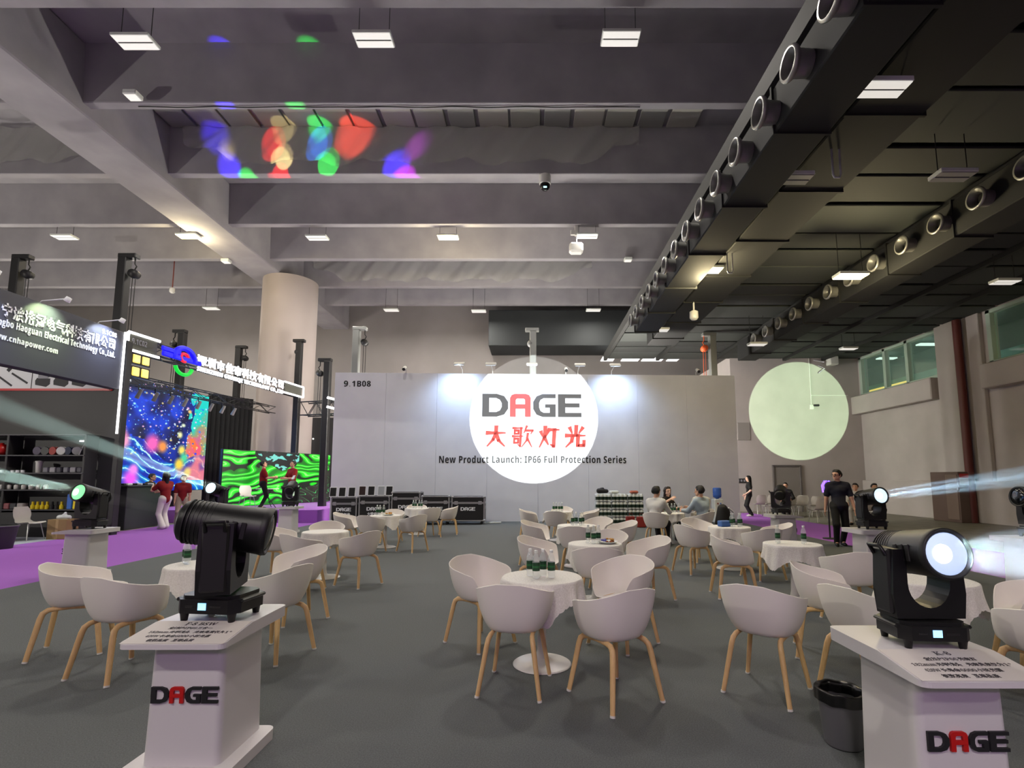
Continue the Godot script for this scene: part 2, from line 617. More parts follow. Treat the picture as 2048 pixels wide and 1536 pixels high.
# the four wide logo letters, cap height h, left edge x = 0, baseline y = 0
func logo(parent: Node, h: float, depth: float, xf: Transform3D, dark: Material, red: Material) -> void:
	var s := xf * Transform3D(Basis.from_scale(Vector3(h, h, 1)), Vector3.ZERO)
	var V := func(p: Array) -> Array:
		var r: Array = []
		for i in range(0, p.size(), 2):
			r.append(Vector2(p[i], p[i + 1]))
		return r
	var d := G.new()
	d.ring(V.call([0, 0, 0.62, 0, 0.95, 0.1, 1.12, 0.35, 1.12, 0.65, 0.95, 0.9, 0.62, 1, 0, 1]), V.call([0.3, 0.2, 0.6, 0.2, 0.76, 0.27, 0.84, 0.42, 0.84, 0.6, 0.76, 0.74, 0.6, 0.82, 0.3, 0.82]), 0, depth, s)
	part("letter", d, dark, parent)
	var a := G.new()
	a.ring(V.call([1.2, 0.35, 2.1, 0.35, 2.1, 0.6, 2.1, 0.82, 2.03, 0.95, 1.9, 1, 1.4, 1, 1.27, 0.95, 1.2, 0.82]), V.call([1.45, 0.55, 1.85, 0.55, 1.85, 0.65, 1.85, 0.72, 1.83, 0.77, 1.78, 0.8, 1.52, 0.8, 1.47, 0.77, 1.45, 0.72]), 0, depth, s)
	for x in [1.2, 1.85]:
		a.prism(PackedVector2Array([Vector2(x, 0), Vector2(x + 0.25, 0), Vector2(x + 0.25, 0.36), Vector2(x, 0.36)]), 0, depth, s)
	part("letter", a, red, parent).set_meta("label", "red letter in the middle of the dark logo")
	var gg := G.new()
	gg.prism(PackedVector2Array(V.call([3.18, 1, 2.6, 1, 2.35, 0.9, 2.2, 0.65, 2.2, 0.35, 2.35, 0.1, 2.6, 0, 3.18, 0, 3.18, 0.55, 2.72, 0.55, 2.72, 0.4, 2.92, 0.4, 2.92, 0.18, 2.65, 0.18, 2.52, 0.26, 2.46, 0.42, 2.46, 0.6, 2.52, 0.74, 2.65, 0.82, 3.18, 0.82])), 0, depth, s)
	part("letter", gg, dark, parent)
	var e := G.new()
	e.prism(PackedVector2Array(V.call([3.28, 0, 4.3, 0, 4.3, 0.18, 3.6, 0.18, 3.6, 0.42, 4.22, 0.42, 4.22, 0.6, 3.6, 0.6, 3.6, 0.82, 4.3, 0.82, 4.3, 1, 3.28, 1])), 0, depth, s)
	part("letter", e, dark, parent)

# ---------------------------------------------------------------- scene
func _ready() -> void:
	rng.seed = 7
	var cam := Camera3D.new()
	cam.name = "camera"
	add_child(cam)
	cam.position = Vector3(0, 1.56, 0)
	cam.rotation.x = atan(0.105)
	cam.set_frustum(1.536 * 0.05, Vector2(-0.041, 0.084) * 0.05, 0.05, 200.0)
	cam.current = true
	var we := WorldEnvironment.new()
	we.name = "world_environment"
	var env := Environment.new()
	env.background_mode = Environment.BG_COLOR
	env.background_color = Color(0.05, 0.05, 0.06)
	env.tonemap_mode = Environment.TONE_MAPPER_LINEAR
	env.tonemap_exposure = 1.55
	env.sdfgi_enabled = true
	env.ssao_enabled = true
	env.ssil_enabled = true
	env.volumetric_fog_enabled = true
	env.volumetric_fog_density = 0.0
	we.environment = env
	add_child(we)

	# unseen lamps out of view, placed to light the stand, wall and ceiling
	for q in UNSEEN_LAMPS:
		if q[0].z > 0.0:
			spot("unseen_hall_light", q[0] + Vector3(0, -0.3, 0), q[0] + Vector3(0, -5, 0), Color(1.0, 0.97, 0.93), q[1], 78.0, 0.6, 0.2)
		else:
			omni("unseen_hall_light", q[0], Color(1.0, 0.97, 0.93), q[1], 0.1)
	# the white ceiling lamps in view, turned low
	for q in DIM:
		area("dim_lamp_light", Vector3(q[0], 11.4, q[1]), Vector3(q[0], 0, q[1]), Vector2(0.8, 0.35), Color(1.0, 0.97, 0.93), 19.0)
	# lit lamps in view, warm white
	for p in LIT:
		omni("lamp_light", p + Vector3(0, -0.35, 0), Color(1.0, 0.92, 0.72), 4.5, 0.25)
	# unseen pinkish wash light behind the camera, placed to tint chairs and stands
	area("unseen_wash_light", Vector3(0.5, 3.4, 3.2), Vector3(0.2, 0.6, -3.0), Vector2(3.0, 0.4), Color(0.86, 0.5, 1.0), 3.2)
	# discs of light on the walls, thrown by unseen lamps behind the camera
	spot("unseen_disc_light", Vector3(0.0, 1.33, 1.5), Vector3(0.05, 3.75, -18.45), Color(0.98, 1.0, 0.99), 580.0, 6.78, 0.01, 0.02)
	spot("unseen_disc_light", Vector3(8.05, 1.33, 1.75), Vector3(12.85, 4.8, -24.0), Color(0.87, 1.0, 0.83), 560.0, 5.15, 0.01, 0.02)
	# floodlights over the white wall
	for x in [-2.63, -0.05, 3.0]:
		spot("flood_light", Vector3(x, 5.56, -17.55 - x * 0.036), Vector3(x * 1.02, 4.1, -18.5), Color(0.74, 0.85, 1.0), 3.6, 66.0, 1.0, 0.08)

	floors()
	walls()
	ceiling()
	black_ceiling()
	booth_wall()
	left_booth()
	led_booth()
	furniture()
	heads()
	goods()
	lamps()
	fittings()
	crowd()

# unseen lamps behind camera and white wall and far left, lighting floor and beams
const UNSEEN_LAMPS := [[Vector3(-9, 8.2, 4), 16.0], [Vector3(-1, 8.2, 4), 16.0], [Vector3(7, 6.0, 4), 9.0], [Vector3(-9, 8.2, 12), 14.0], [Vector3(-1, 8.2, 12), 14.0], [Vector3(7, 6.0, 12), 9.0], [Vector3(-5.2, 4.7, -20.0), 11.0], [Vector3(-1.8, 4.7, -20.0), 12.0], [Vector3(2.0, 4.7, -20.0), 12.0], [Vector3(4.2, 4.7, -20.0), 10.0], [Vector3(-24, 4.5, -17), 26.0], [Vector3(-22, 4.5, -26), 20.0], [Vector3(-19.5, 4.5, -5), 26.0]]
const DIM := [[-9.05, -10.42], [-3.6, -10.36], [1.99, -10.33], [-19.3, -19.7], [-8.9, -19.75], [2.25, -19.6], [-18.8, -28.4], [-8.35, -28.7], [-3.2, -28.9], [3.6, -28.7]]
const LIT := [Vector3(-14.2, 11.5, -19.7), Vector3(-3.5, 11.5, -19.8), Vector3(4.25, 6.6, -11.7), Vector3(7.5, 6.3, -11.35)]

# ---------------------------------------------------------------- the hall
func floors() -> void:
	var base := grain(mat("hall floor", Color(1, 1, 1), 0.55), noise_tex(0.02, Color(0.42, 0.40, 0.35), Color(0.52, 0.50, 0.45)), Vector3.ONE * 0.15)
	struct("floor", G.new().box(Vector3(-12, -0.15, -4.5), Vector3(57, 0.3, 58)), base, "pale brownish concrete hall floor beyond the carpets", "floor")
	var tex := noise_tex(0.18, Color(0.29, 0.305, 0.305), Color(0.41, 0.425, 0.425), 512, 3)
	var gray := grain(mat("gray carpet", Color(1, 1, 1), 0.95), tex, Vector3.ONE * 0.9)
	gray.normal_enabled = true
	gray.normal_texture = noise_tex(0.25, Color.BLACK, Color.WHITE, 512, 3, true, 4)
	gray.normal_scale = 0.35
	struct("floor_001", G.new().box(Vector3(-0.05, 0.003, -5.6), Vector3(14.9, 0.006, 26.0)), gray, "dark grey carpet of the open stand", "carpet")
	var pur := grain(mat("purple carpet", Color(0.67, 0.39, 0.80), 0.95), noise_tex(0.2, Color(0.78, 0.78, 0.78), Color(1, 1, 1), 512, 3, false, 9), Vector3.ONE * 0.9)
	struct("floor_002", G.new().box(Vector3(-9.85, 0.003, -11.0), Vector3(4.7, 0.006, 40.0)), pur, "purple aisle carpet on the left side of the grey stand", "carpet")
	struct("floor_003", G.new().box(Vector3(8.65, 0.003, -8.0), Vector3(2.5, 0.006, 30.0)), pur, "purple aisle carpet on the right side of the grey stand", "carpet")
	struct("floor_004", G.new().box(Vector3(-17.2, 0.004, -9.0), Vector3(10.0, 0.008, 11.0)), mat("pale carpet", Color(0.62, 0.64, 0.68), 0.9), "pale grey carpet inside the black booth", "carpet")

func walls() -> void:
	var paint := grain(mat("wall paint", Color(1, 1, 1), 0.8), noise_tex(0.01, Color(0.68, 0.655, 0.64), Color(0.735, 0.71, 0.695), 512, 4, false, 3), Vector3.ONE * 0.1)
	struct("wall_back", G.new().box(Vector3(-12.2, 6.75, -33.15), Vector3(56, 13.5, 0.3)), grain(mat("darkened wall paint", Color(1, 1, 1), 0.8), noise_tex(0.01, Color(0.52, 0.50, 0.49), Color(0.57, 0.55, 0.54), 256, 4, false, 31), Vector3.ONE * 0.1), "pale far wall seen over the white stand wall")  # wall paint darkened here to offset strong light from the unseen lamps
	struct("wall_left", G.new().box(Vector3(-40.15, 6.75, -4.5), Vector3(0.3, 13.5, 57)), paint, "far left hall wall")
	struct("wall_front", G.new().box(Vector3(-12, 6.75, 24.15), Vector3(57, 13.5, 0.3)), paint, "hall wall behind the camera")
	var e := G.new()
	e.box(Vector3(12.85, 3.75, -28.5), Vector3(6.4, 7.5, 9.0))
	var we := struct("wall_end", e, paint, "grey end wall on the right carrying the round greenish disc of light")
	var thin := mat("thin line", Color(0.45, 0.44, 0.42), 0.7)
	part("conduit", G.new().tube([Vector3(13.51, 7.4, -23.97), Vector3(13.5, 5.1, -23.97)], 0.02, 6), mat("white plastic", Color(0.86, 0.86, 0.84), 0.4), we)
	part("conduit", G.new().tube([Vector3(13.5, 5.57, -23.97), Vector3(15.3, 5.57, -23.97)], 0.018, 6), M["white plastic"], we)
	part("access_panel", G.new().box(Vector3(10.18, 3.82, -23.98), Vector3(0.6, 0.85, 0.03), 0.008), mat("panel grey", Color(0.58, 0.56, 0.54), 0.7), we)
	# right wall with a band of windows
	var X := 15.9
	var g := G.new()
	g.box(Vector3(X + 0.2, 2.75, -4.0), Vector3(0.4, 5.5, 56.5))
	g.box(Vector3(X + 0.2, 10.45, -4.0), Vector3(0.4, 6.1, 56.5))
	for z in [[-33.0, -23.9], [-19.1, -17.05], [-8.5, 24.0]]:
		g.box(Vector3(X + 0.2, 6.45, (z[0] + z[1]) / 2), Vector3(0.4, 1.9, z[1] - z[0]))
	var wr := struct("wall_right", g, paint, "pale right wall with a strip of high windows")
	part("ledge", G.new().box(Vector3(X - 0.22, 5.05, -21.6), Vector3(0.45, 0.85, 4.9), 0.03), paint, wr)
	part("ledge", G.new().box(Vector3(X - 0.22, 5.05, -12.7), Vector3(0.45, 0.85, 8.6), 0.03), paint, wr)
	part("dado", G.new().box(Vector3(X - 0.08, 0.74, -9.0), Vector3(0.18, 1.48, 30.0), 0.02), paint, wr)
	struct("trim_1", G.new().box(Vector3(X - 0.12, 3.75, -18.55), Vector3(0.24, 7.5, 1.0), 0.02), paint, "square pier between the two high windows on the right wall")
	struct("trim_2", G.new().box(Vector3(X - 0.08, 3.7, -17.45), Vector3(0.16, 7.4, 0.5), 0.02), paint, "thin pier on the right wall beside the red pipe")
	windows(X)

func windows(X: float) -> void:
	var fr := mat("window frame", Color(0.66, 0.74, 0.68), 0.5)
	var glass := mat("window glass", Color(0.75, 0.95, 0.88, 0.12), 0.03)
	glass.transparency = BaseMaterial3D.TRANSPARENCY_ALPHA
	var k := 0
	for w in [[-23.9, -19.1, [0.0, 0.36, 0.64, 1.0]], [-17.05, -8.5, [0.0, 0.3, 0.65, 1.0]]]:
		k += 1
		var o := Node3D.new()
		o.name = "window_%d" % k
		add_child(o)
		o.set_meta("kind", "structure")
		tag(o, ["high window of three panes above the ledge by the end wall", "high window with pale frame cut off by the right side of the frame"][k - 1], "window")
		var g := G.new()
		var z0: float = w[0]
		var L: float = w[1] - w[0]
		g.box(Vector3(X + 0.08, 5.56, z0 + L / 2), Vector3(0.22, 0.12, L), 0.01)
		g.box(Vector3(X + 0.08, 7.34, z0 + L / 2), Vector3(0.22, 0.12, L), 0.01)
		for s in w[2]:
			g.box(Vector3(X + 0.08, 6.45, z0 + clampf(L * s, 0.09, L - 0.09)), Vector3(0.22, 1.9, 0.17), 0.01)
		part("frame", g, fr, o)
		for i in 3:
			var a: float = z0 + L * w[2][i]
			var b: float = z0 + L * w[2][i + 1]
			part("pane", G.new().box(Vector3(X + 0.12, 6.45, (a + b) / 2), Vector3(0.012, 1.68, b - a - 0.14)), glass, o)
	# the room behind the glass
	var c := G.new()
	c.box(Vector3(19.6, 6.4, -19.5), Vector3(0.2, 3.2, 25))
	c.box(Vector3(17.9, 4.85, -19.5), Vector3(3.2, 0.2, 25))
	c.box(Vector3(17.9, 8.0, -19.5), Vector3(3.2, 0.2, 25))
	c.box(Vector3(17.9, 6.4, -32.0), Vector3(3.2, 3.2, 0.2))
	c.box(Vector3(17.9, 6.4, -7.0), Vector3(3.2, 3.2, 0.2))
	var room := struct("wall_gallery", c, mat("gallery", Color(0.16, 0.22, 0.21), 0.6), "dim teal gallery seen through the high windows")
	part("counter", G.new().box(Vector3(19.25, 5.9, -19.0), Vector3(0.4, 1.7, 22)), mat("gallery teal", Color(0.30, 0.52, 0.50), 0.6), room)
	part("lit_wall_panel", G.new().box(Vector3(18.9, 6.2, -26.6), Vector3(0.05, 0.55, 3.6)), glow("gallery glow", Color(0.95, 0.85, 0.35), 0.75), room)
	part("lit_wall_panel", G.new().box(Vector3(18.9, 6.25, -12.5), Vector3(0.05, 0.7, 6.0)), M["gallery glow"], room)
	for z in [-27.5, -25.2, -22.5, -20.0, -15.5]:
		part("light_strip", G.new().box(Vector3(18.2, 7.7, z), Vector3(0.9, 0.06, 0.3)), glow("gallery strip", Color(0.85, 1.0, 0.92), 0.9), room)
	omni("gallery_light", Vector3(17.6, 7.0, -20.5), Color(0.85, 1.0, 0.9), 0.16, 0.2)
	omni("gallery_light", Vector3(17.6, 7.0, -13.5), Color(0.85, 1.0, 0.9), 0.16, 0.2)

func ceiling() -> void:
	var paint := grain(mat("ceiling paint", Color(1, 1, 1), 0.85), noise_tex(0.012, Color(0.57, 0.56, 0.58), Color(0.65, 0.64, 0.655), 512, 4, false, 5), Vector3.ONE * 0.09)
	var slab := struct("ceiling", G.new().box(Vector3(-12, 13.75, -4.5), Vector3(57, 0.3, 58)), paint, "pale concrete hall ceiling above the cross beams", "ceiling")
	# concrete planks between the nearer beams, with open joints
	var tones: Array = []
	for c in [Color(0.60, 0.60, 0.56), Color(0.55, 0.55, 0.53), Color(0.65, 0.64, 0.60)]:
		tones.append(mat("plank %s" % c.to_html(), c, 0.85))
	for zz in [[-13.2, -15.95]]:
		for i in 17:
			var w := 0.98 if i % 3 else 0.86
			part("plank", G.new().box(Vector3(-11.9 + i * 1.06, 13.55, (zz[0] + zz[1]) / 2), Vector3(w, 0.1, zz[0] - zz[1]), 0.012), tones[(i * 7 + 1) % 3], slab)
	var zs := [-3.2, -6.5, -9.9, -12.95, -16.2, -19.6, -22.85, -26.3, -29.1]
	var words := ["behind the top edge of the photo", "over the nearest tables", "lying along the very top of the photo", "just in front of the coloured light patches", "just behind the coloured light patches", "carrying the small white sensor", "behind the lit yellow lamps", "meeting the round column", "farthest from the camera"]
	for i in zs.size():
		var g := G.new()
		var z: float = zs[i]
		g.prism(PackedVector2Array([Vector2(-0.14, 11.92), Vector2(-0.12, 11.9), Vector2(0.12, 11.9), Vector2(0.14, 11.92), Vector2(0.24, 13.65), Vector2(-0.24, 13.65)]), -40.0, 15.95, Transform3D(Basis(Vector3(0, 0, 1), Vector3(0, 1, 0), Vector3(1, 0, 0)), Vector3(0, 0, z)))
		struct("ceiling_beam" if i == 0 else "ceiling_beam_%03d" % i, g, paint, "long pale concrete ceiling beam " + words[i], "beam")
	var gir := G.new()
	gir.box(Vector3(-13.3, 12.6, -4.5), Vector3(1.75, 2.0, 57), 0.04)
	struct("ceiling_girder", gir, paint, "wide pale girder running into the hall above the left aisle", "girder")
	struct("column", G.new().lathe([Vector2(1.3, 0), Vector2(1.3, 11.6)], 48, Transform3D(Basis(), Vector3(-12.45, 0, -24.9))), grain(mat("column paint", Color(1, 1, 1), 0.75), noise_tex(0.012, Color(0.66, 0.62, 0.60), Color(0.72, 0.68, 0.66), 256, 3, false, 6), Vector3.ONE * 0.1), "round pale concrete column under the long girder", "column")
	# plastic dust sheets hung under the slab
	var film := mat("plastic film", Color(0.74, 0.74, 0.72, 0.42), 0.35)
	film.transparency = BaseMaterial3D.TRANSPARENCY_ALPHA
	var k := 0
	for s in [[-11.8, 3.6, -15.78, -15.8, "translucent plastic sheet sagging under the ceiling where coloured light falls"], [-11.8, 3.2, -25.85, -25.9, "translucent plastic sheet hung in front of the distant beam by the column"], [-26.0, -14.6, -15.78, -15.8, "translucent plastic sheet hung left of the long girder"]]:
		k += 1
		var f := func(u: float, v: float) -> Vector3:
			var x: float = lerpf(s[0], s[1], u)
			var y := lerpf(13.4, 12.15, v) + 0.09 * sin(x * 2.3 + k) * v + 0.05 * sin(x * 5.1) * v
			var edge := minf(u, 1.0 - u) * 8.0
			y += (1.0 - minf(edge, 1.0)) * v * 0.7
			var z: float = lerpf(s[2], s[3], sin(v * PI * 0.5)) + 0.05 * sin(x * 3.7 + v * 4.0) + 0.03 * sin(x * 9.0 + v * 9.0)
			return Vector3(x, y, z)
		solid("dust_sheet", G.new().sheet(f, 120, 10), film, s[4], "plastic sheet")

func black_ceiling() -> void:
	var black := mat("black metal ceiling", Color(0.14, 0.145, 0.14), 0.75)
	var tones := [mat("black panel", Color(0.20, 0.21, 0.205), 0.8), mat("black panel b", Color(0.175, 0.185, 0.18), 0.8), mat("black panel c", Color(0.23, 0.245, 0.235), 0.8)]
	var g := G.new()
	g.box(Vector3(9.7, 7.62, -10.0), Vector3(12.4, 0.06, 28.0))
	for x in [3.55, 6.1, 8.9, 10.5, 12.3, 14.2]:
		g.box(Vector3(x, 7.44, -10.0), Vector3(0.14, 0.3, 28.0))
	var o := struct("ceiling_001", g, black, "dropped black panel ceiling over the right half of the stand", "ceiling")
	var cols := [3.62, 6.03, 8.83, 10.43, 12.23, 14.13, 15.85]
	var z := 3.6
	var r := 0
	while z > -23.6:
		var d: float = [1.02, 1.3, 0.86][r % 3]
		for i in 6:
			var a: float = cols[i] + 0.1
			var b: float = cols[i + 1] - 0.04
			part("panel", G.new().box(Vector3((a + b) / 2, 7.42 + 0.02 * ((r + i) % 2), z - d / 2), Vector3(b - a, 0.05, d - 0.11), 0.012), tones[(r * 5 + i * 3) % 3], o)
		z -= d
		r += 1
	# black bulkhead at the far end
	struct("ceiling_002", G.new().box(Vector3(3.6, 10.95, -31.75), Vector3(12.7, 2.3, 2.5), 0.03), mat("bulkhead black", Color(0.15, 0.165, 0.17), 0.8), "black bulkhead under the ceiling at the far end", "ceiling")
	# air ducts
	var dm := mat("duct black", Color(0.075, 0.08, 0.08), 0.8)
	var steel := mat("nozzle steel", Color(0.60, 0.60, 0.58), 0.35, 0.6)
	var dark := mat("nozzle throat", Color(0.05, 0.05, 0.05), 0.8)
	for q in [["black air duct with round nozzles along the dropped ceiling's left edge", 3.75, 0.75, 6.35, 7.0, 4.0, -16.2], ["wide black air duct without nozzles", 5.0, 1.1, 6.7, 7.35, 2.0, -19.0], ["black air duct with round nozzles in the middle of the dropped ceiling", 8.95, 0.75, 6.45, 7.2, -3.0, -20.5]]:
		var d := thing("air_duct", q[0], "air duct")
		var b := G.new()
		b.box(Vector3(q[1], (q[3] + q[4]) / 2, (q[5] + q[6]) / 2), Vector3(q[2], q[4] - q[3], q[5] - q[6]), 0.02)
		part("duct", b, dm, d)
		var zz: float = q[5] - 1.0
		while zz > q[6]:
			part("flange", G.new().box(Vector3(q[1], (q[3] + q[4]) / 2, zz), Vector3(q[2] + 0.06, q[4] - q[3] + 0.06, 0.04)), dm, d)
			part("hanger", G.new().tube([Vector3(q[1], q[4], zz - 0.1), Vector3(q[1], 7.6, zz - 0.1)], 0.012, 6), dm, d)
			zz -= 1.9
	var proto := thing("air_nozzle", "", "air nozzle")
	var xf := Transform3D(Basis(Vector3(0, 0, 1), PI / 2), Vector3.ZERO)
	var body := G.new().lathe([Vector2(0.15, -0.16), Vector2(0.16, 0.02), Vector2(0.2, 0.06), Vector2(0.21, 0.09), Vector2(0.2, 0.115), Vector2(0.17, 0.115)], 24, xf)
	part("ring", body, steel, proto)
	part("throat", G.new().lathe([Vector2(0.17, 0.112), Vector2(0.13, 0.07), Vector2(0.1, 0.02), Vector2(0.095, -0.02)], 20, xf), mat("nozzle cone", Color(0.38, 0.38, 0.37), 0.4, 0.4), proto)
	part("core", G.new().lathe([Vector2(0.096, -0.02), Vector2(0, -0.02)], 16, xf), dark, proto)
	var first := true
	for i in 15:
		dup(proto, Vector3(3.23, 6.6, -3.95 - 0.832 * i), 0.0, "round steel air nozzle on the left duct, %s from the camera end" % ordinal(i), "air nozzles on the left duct", first)
		first = false
	for i in 12:
		dup(proto, Vector3(8.42, 6.8, -7.95 - 0.95 * i), 0.0, "round steel air nozzle on the middle duct, %s from the camera end" % ordinal(i), "air nozzles on the middle duct")

# ---------------------------------------------------------------- the white stand wall
func booth_wall() -> void:
	var white := grain(mat("stand white", Color(1, 1, 1), 0.75), noise_tex(0.02, Color(0.835, 0.845, 0.88), Color(0.865, 0.875, 0.905), 256, 3, false, 8), Vector3.ONE * 0.2)
	var w := Node3D.new()
	w.name = "wall_stand"
	add_child(w)
	w.set_meta("kind", "structure")
	tag(w, "tall white exhibition wall with a dark and red logo and red characters", "wall")
	w.position = Vector3(0.2, 0, -18.47)
	w.rotation.y = deg_to_rad(2.1)
	var n := 8
	for i in n:
		var a := -7.5 + 15.0 * i / n
		part("panel", G.new().box(Vector3(a + 7.5 / n, 2.73, -0.15), Vector3(15.0 / n - 0.004, 5.46, 0.3), 0.004), white, w)
	var ink := mat("ink black", Color(0.10, 0.10, 0.11), 0.6)
	var red := mat("logo red", Color(0.74, 0.05, 0.05), 0.5)
	var gray := mat("logo grey", Color(0.16, 0.145, 0.145), 0.6)
	logo(w, 0.86, 0.02, Transform3D(Basis(), Vector3(-2.07, 3.84, 0)), gray, red)
	var x := -1.93
	for ch in "大歌灯光":
		var g := G.new()
		hanzi(g, ch, 0.76, 0.72, 0.07 if ch == "歌" else 0.115, 0.015, Transform3D(Basis(Vector3(1, 0, 0), Vector3(0.06, 1, 0), Vector3(0, 0, 1)), Vector3(x, 2.72, 0)), true)
		part("character", g, mat("brush red", Color(0.70, 0.12, 0.06), 0.6), w)
		x += 0.98
	latin("lettering", "New Product Launch: IP66 Full Protection Series", 0.25, 6.9, 0.012, ink, w, Transform3D(Basis(), Vector3(-3.62, 2.12, 0)))
	latin("lettering", "9", 0.21, 0.15, 0.012, ink, w, Transform3D(Basis(), Vector3(-7.17, 4.94, 0)))
	latin("lettering", "1B08", 0.21, 0.68, 0.012, ink, w, Transform3D(Basis(), Vector3(-6.87, 4.94, 0)))
	part("dot", G.new().box(Vector3(-6.95, 4.955, 0.006), Vector3(0.025, 0.025, 0.012)), ink, w)
	# clip-on floodlights along the top
	var k := 0
	for q in [[-2.63, "on the left of the disc of light"], [-1.5, "at the left rim of the disc of light"], [1.72, "at the right rim of the disc of light"], [3.0, "on the right of the disc of light"], [-0.02, "above the middle of the disc of light"]]:
		var t := thing("flood_lamp", "white arm floodlight atop the white wall, " + q[1], "floodlight", Vector3(q[0], 5.46, -18.5 - q[0] * 0.036), 0.0, "floodlights on the white wall")
		part("arm", G.new().tube([Vector3(0, 0, -0.12), Vector3(0, 0.16, -0.05), Vector3(0, 0.2, 0.7)], 0.015, 6), M["white plastic"], t)
		part("head", G.new().box(Vector3(0, 0.2, 0.8), Vector3(0.4, 0.06, 0.22), 0.02, Basis(Vector3.RIGHT, 0.5)), M["white plastic"], t)
		part("lamp_face", G.new().box(Vector3(0, 0.168, 0.785), Vector3(0.34, 0.006, 0.17), 0.0, Basis(Vector3.RIGHT, 0.5)), glow("flood glow", Color(0.85, 0.93, 1.0), 1.6), t)
	for q in [[-4.7, "left"], [1.25, "middle"], [6.2, "right"]]:
		var t := thing("security_camera", "white bullet camera atop the white wall, %s" % {"left": "nearest the stand number", "middle": "right of the big logo", "right": "nearest the orange hoist"}[q[1]], "camera", Vector3(q[0], 5.46, -18.32 - q[0] * 0.036), 0.0, "bullet cameras on the white wall")
		part("bracket", G.new().tube([Vector3(0, 0, -0.1), Vector3(0, 0.12, -0.1), Vector3(0, 0.12, 0.02)], 0.02, 6), M["white plastic"], t)
		part("body", G.new().lathe([Vector2(0, -0.13), Vector2(0.06, -0.13), Vector2(0.065, 0.1), Vector2(0.06, 0.12)], 14, Transform3D(Basis(Vector3.RIGHT, PI / 2 + 0.5), Vector3(0, 0.12, 0.12))), M["white plastic"], t)
		part("lens", G.new().lathe([Vector2(0.06, 0.121), Vector2(0.0, 0.125)], 14, Transform3D(Basis(Vector3.RIGHT, PI / 2 + 0.5), Vector3(0, 0.12, 0.12))), ink, t)

# ---------------------------------------------------------------- booths along the left aisle
func truss(g: G, a: Vector3, b: Vector3, w: float, h: float, r := 0.025, cells := 8) -> void:
	var d := (b - a).normalized()
	var s := d.cross(Vector3.UP).normalized() * w * 0.5
	if s.length() < 0.001:
		s = Vector3.RIGHT * w * 0.5
	var u := s.cross(d).normalized() * h * 0.5
	var cor := [s + u, s - u, -s - u, -s + u]
	for c in cor:
		g.tube([a + c, b + c], r, 6)
	for i in cells:
		var p := a.lerp(b, float(i) / cells)
		var q := a.lerp(b, float(i + 1) / cells)
		for k in 4:
			var c0: Vector3 = cor[k]
			var c1: Vector3 = cor[(k + 1) % 4]
			g.tube([p + (c0 if i % 2 == 0 else c1), q + (c1 if i % 2 == 0 else c0)], r * 0.6, 5, false)

func hoist_tower(x: float, z: float, h: float, label: String, m: Material, hoist: Material, dir := 1.0) -> void:
	var t := thing("hoist_tower", label, "hoist tower", Vector3(x, 0, z), 0.0, "lifting towers")
	var g := G.new()
	g.box(Vector3(0, h / 2, 0), Vector3(0.26, h, 0.26), 0.02)
	part("mast", g, m, t)
	part("base", G.new().box(Vector3(0, 0.06, 0), Vector3(0.6, 0.12, 0.6), 0.02), m, t)
	part("head_block", G.new().box(Vector3(dir * 0.12, h + 0.06, 0), Vector3(0.55, 0.14, 0.22), 0.02), m, t)
	var hb := G.new()
	hb.lathe([Vector2(0, -0.14), Vector2(0.12, -0.12), Vector2(0.14, 0.0), Vector2(0.12, 0.12), Vector2(0, 0.14)], 14, Transform3D(Basis(Vector3.RIGHT, PI / 2), Vector3(dir * 0.32, h - 0.5, 0)))
	hb.tube([Vector3(dir * 0.32, h, 0), Vector3(dir * 0.32, h - 0.18, 0), Vector3(dir * 0.38, h - 0.26, 0), Vector3(dir * 0.32, h - 0.38, 0)], 0.02, 6)
	part("chain_hoist", hb, hoist, t)
	for k in 2:
		part("chain", G.new().tube([Vector3(dir * (0.28 + 0.09 * k), h - 0.6, 0), Vector3(dir * (0.28 + 0.09 * k), minf(4.2, h - 2.0), 0)], 0.012, 5), hoist, t)

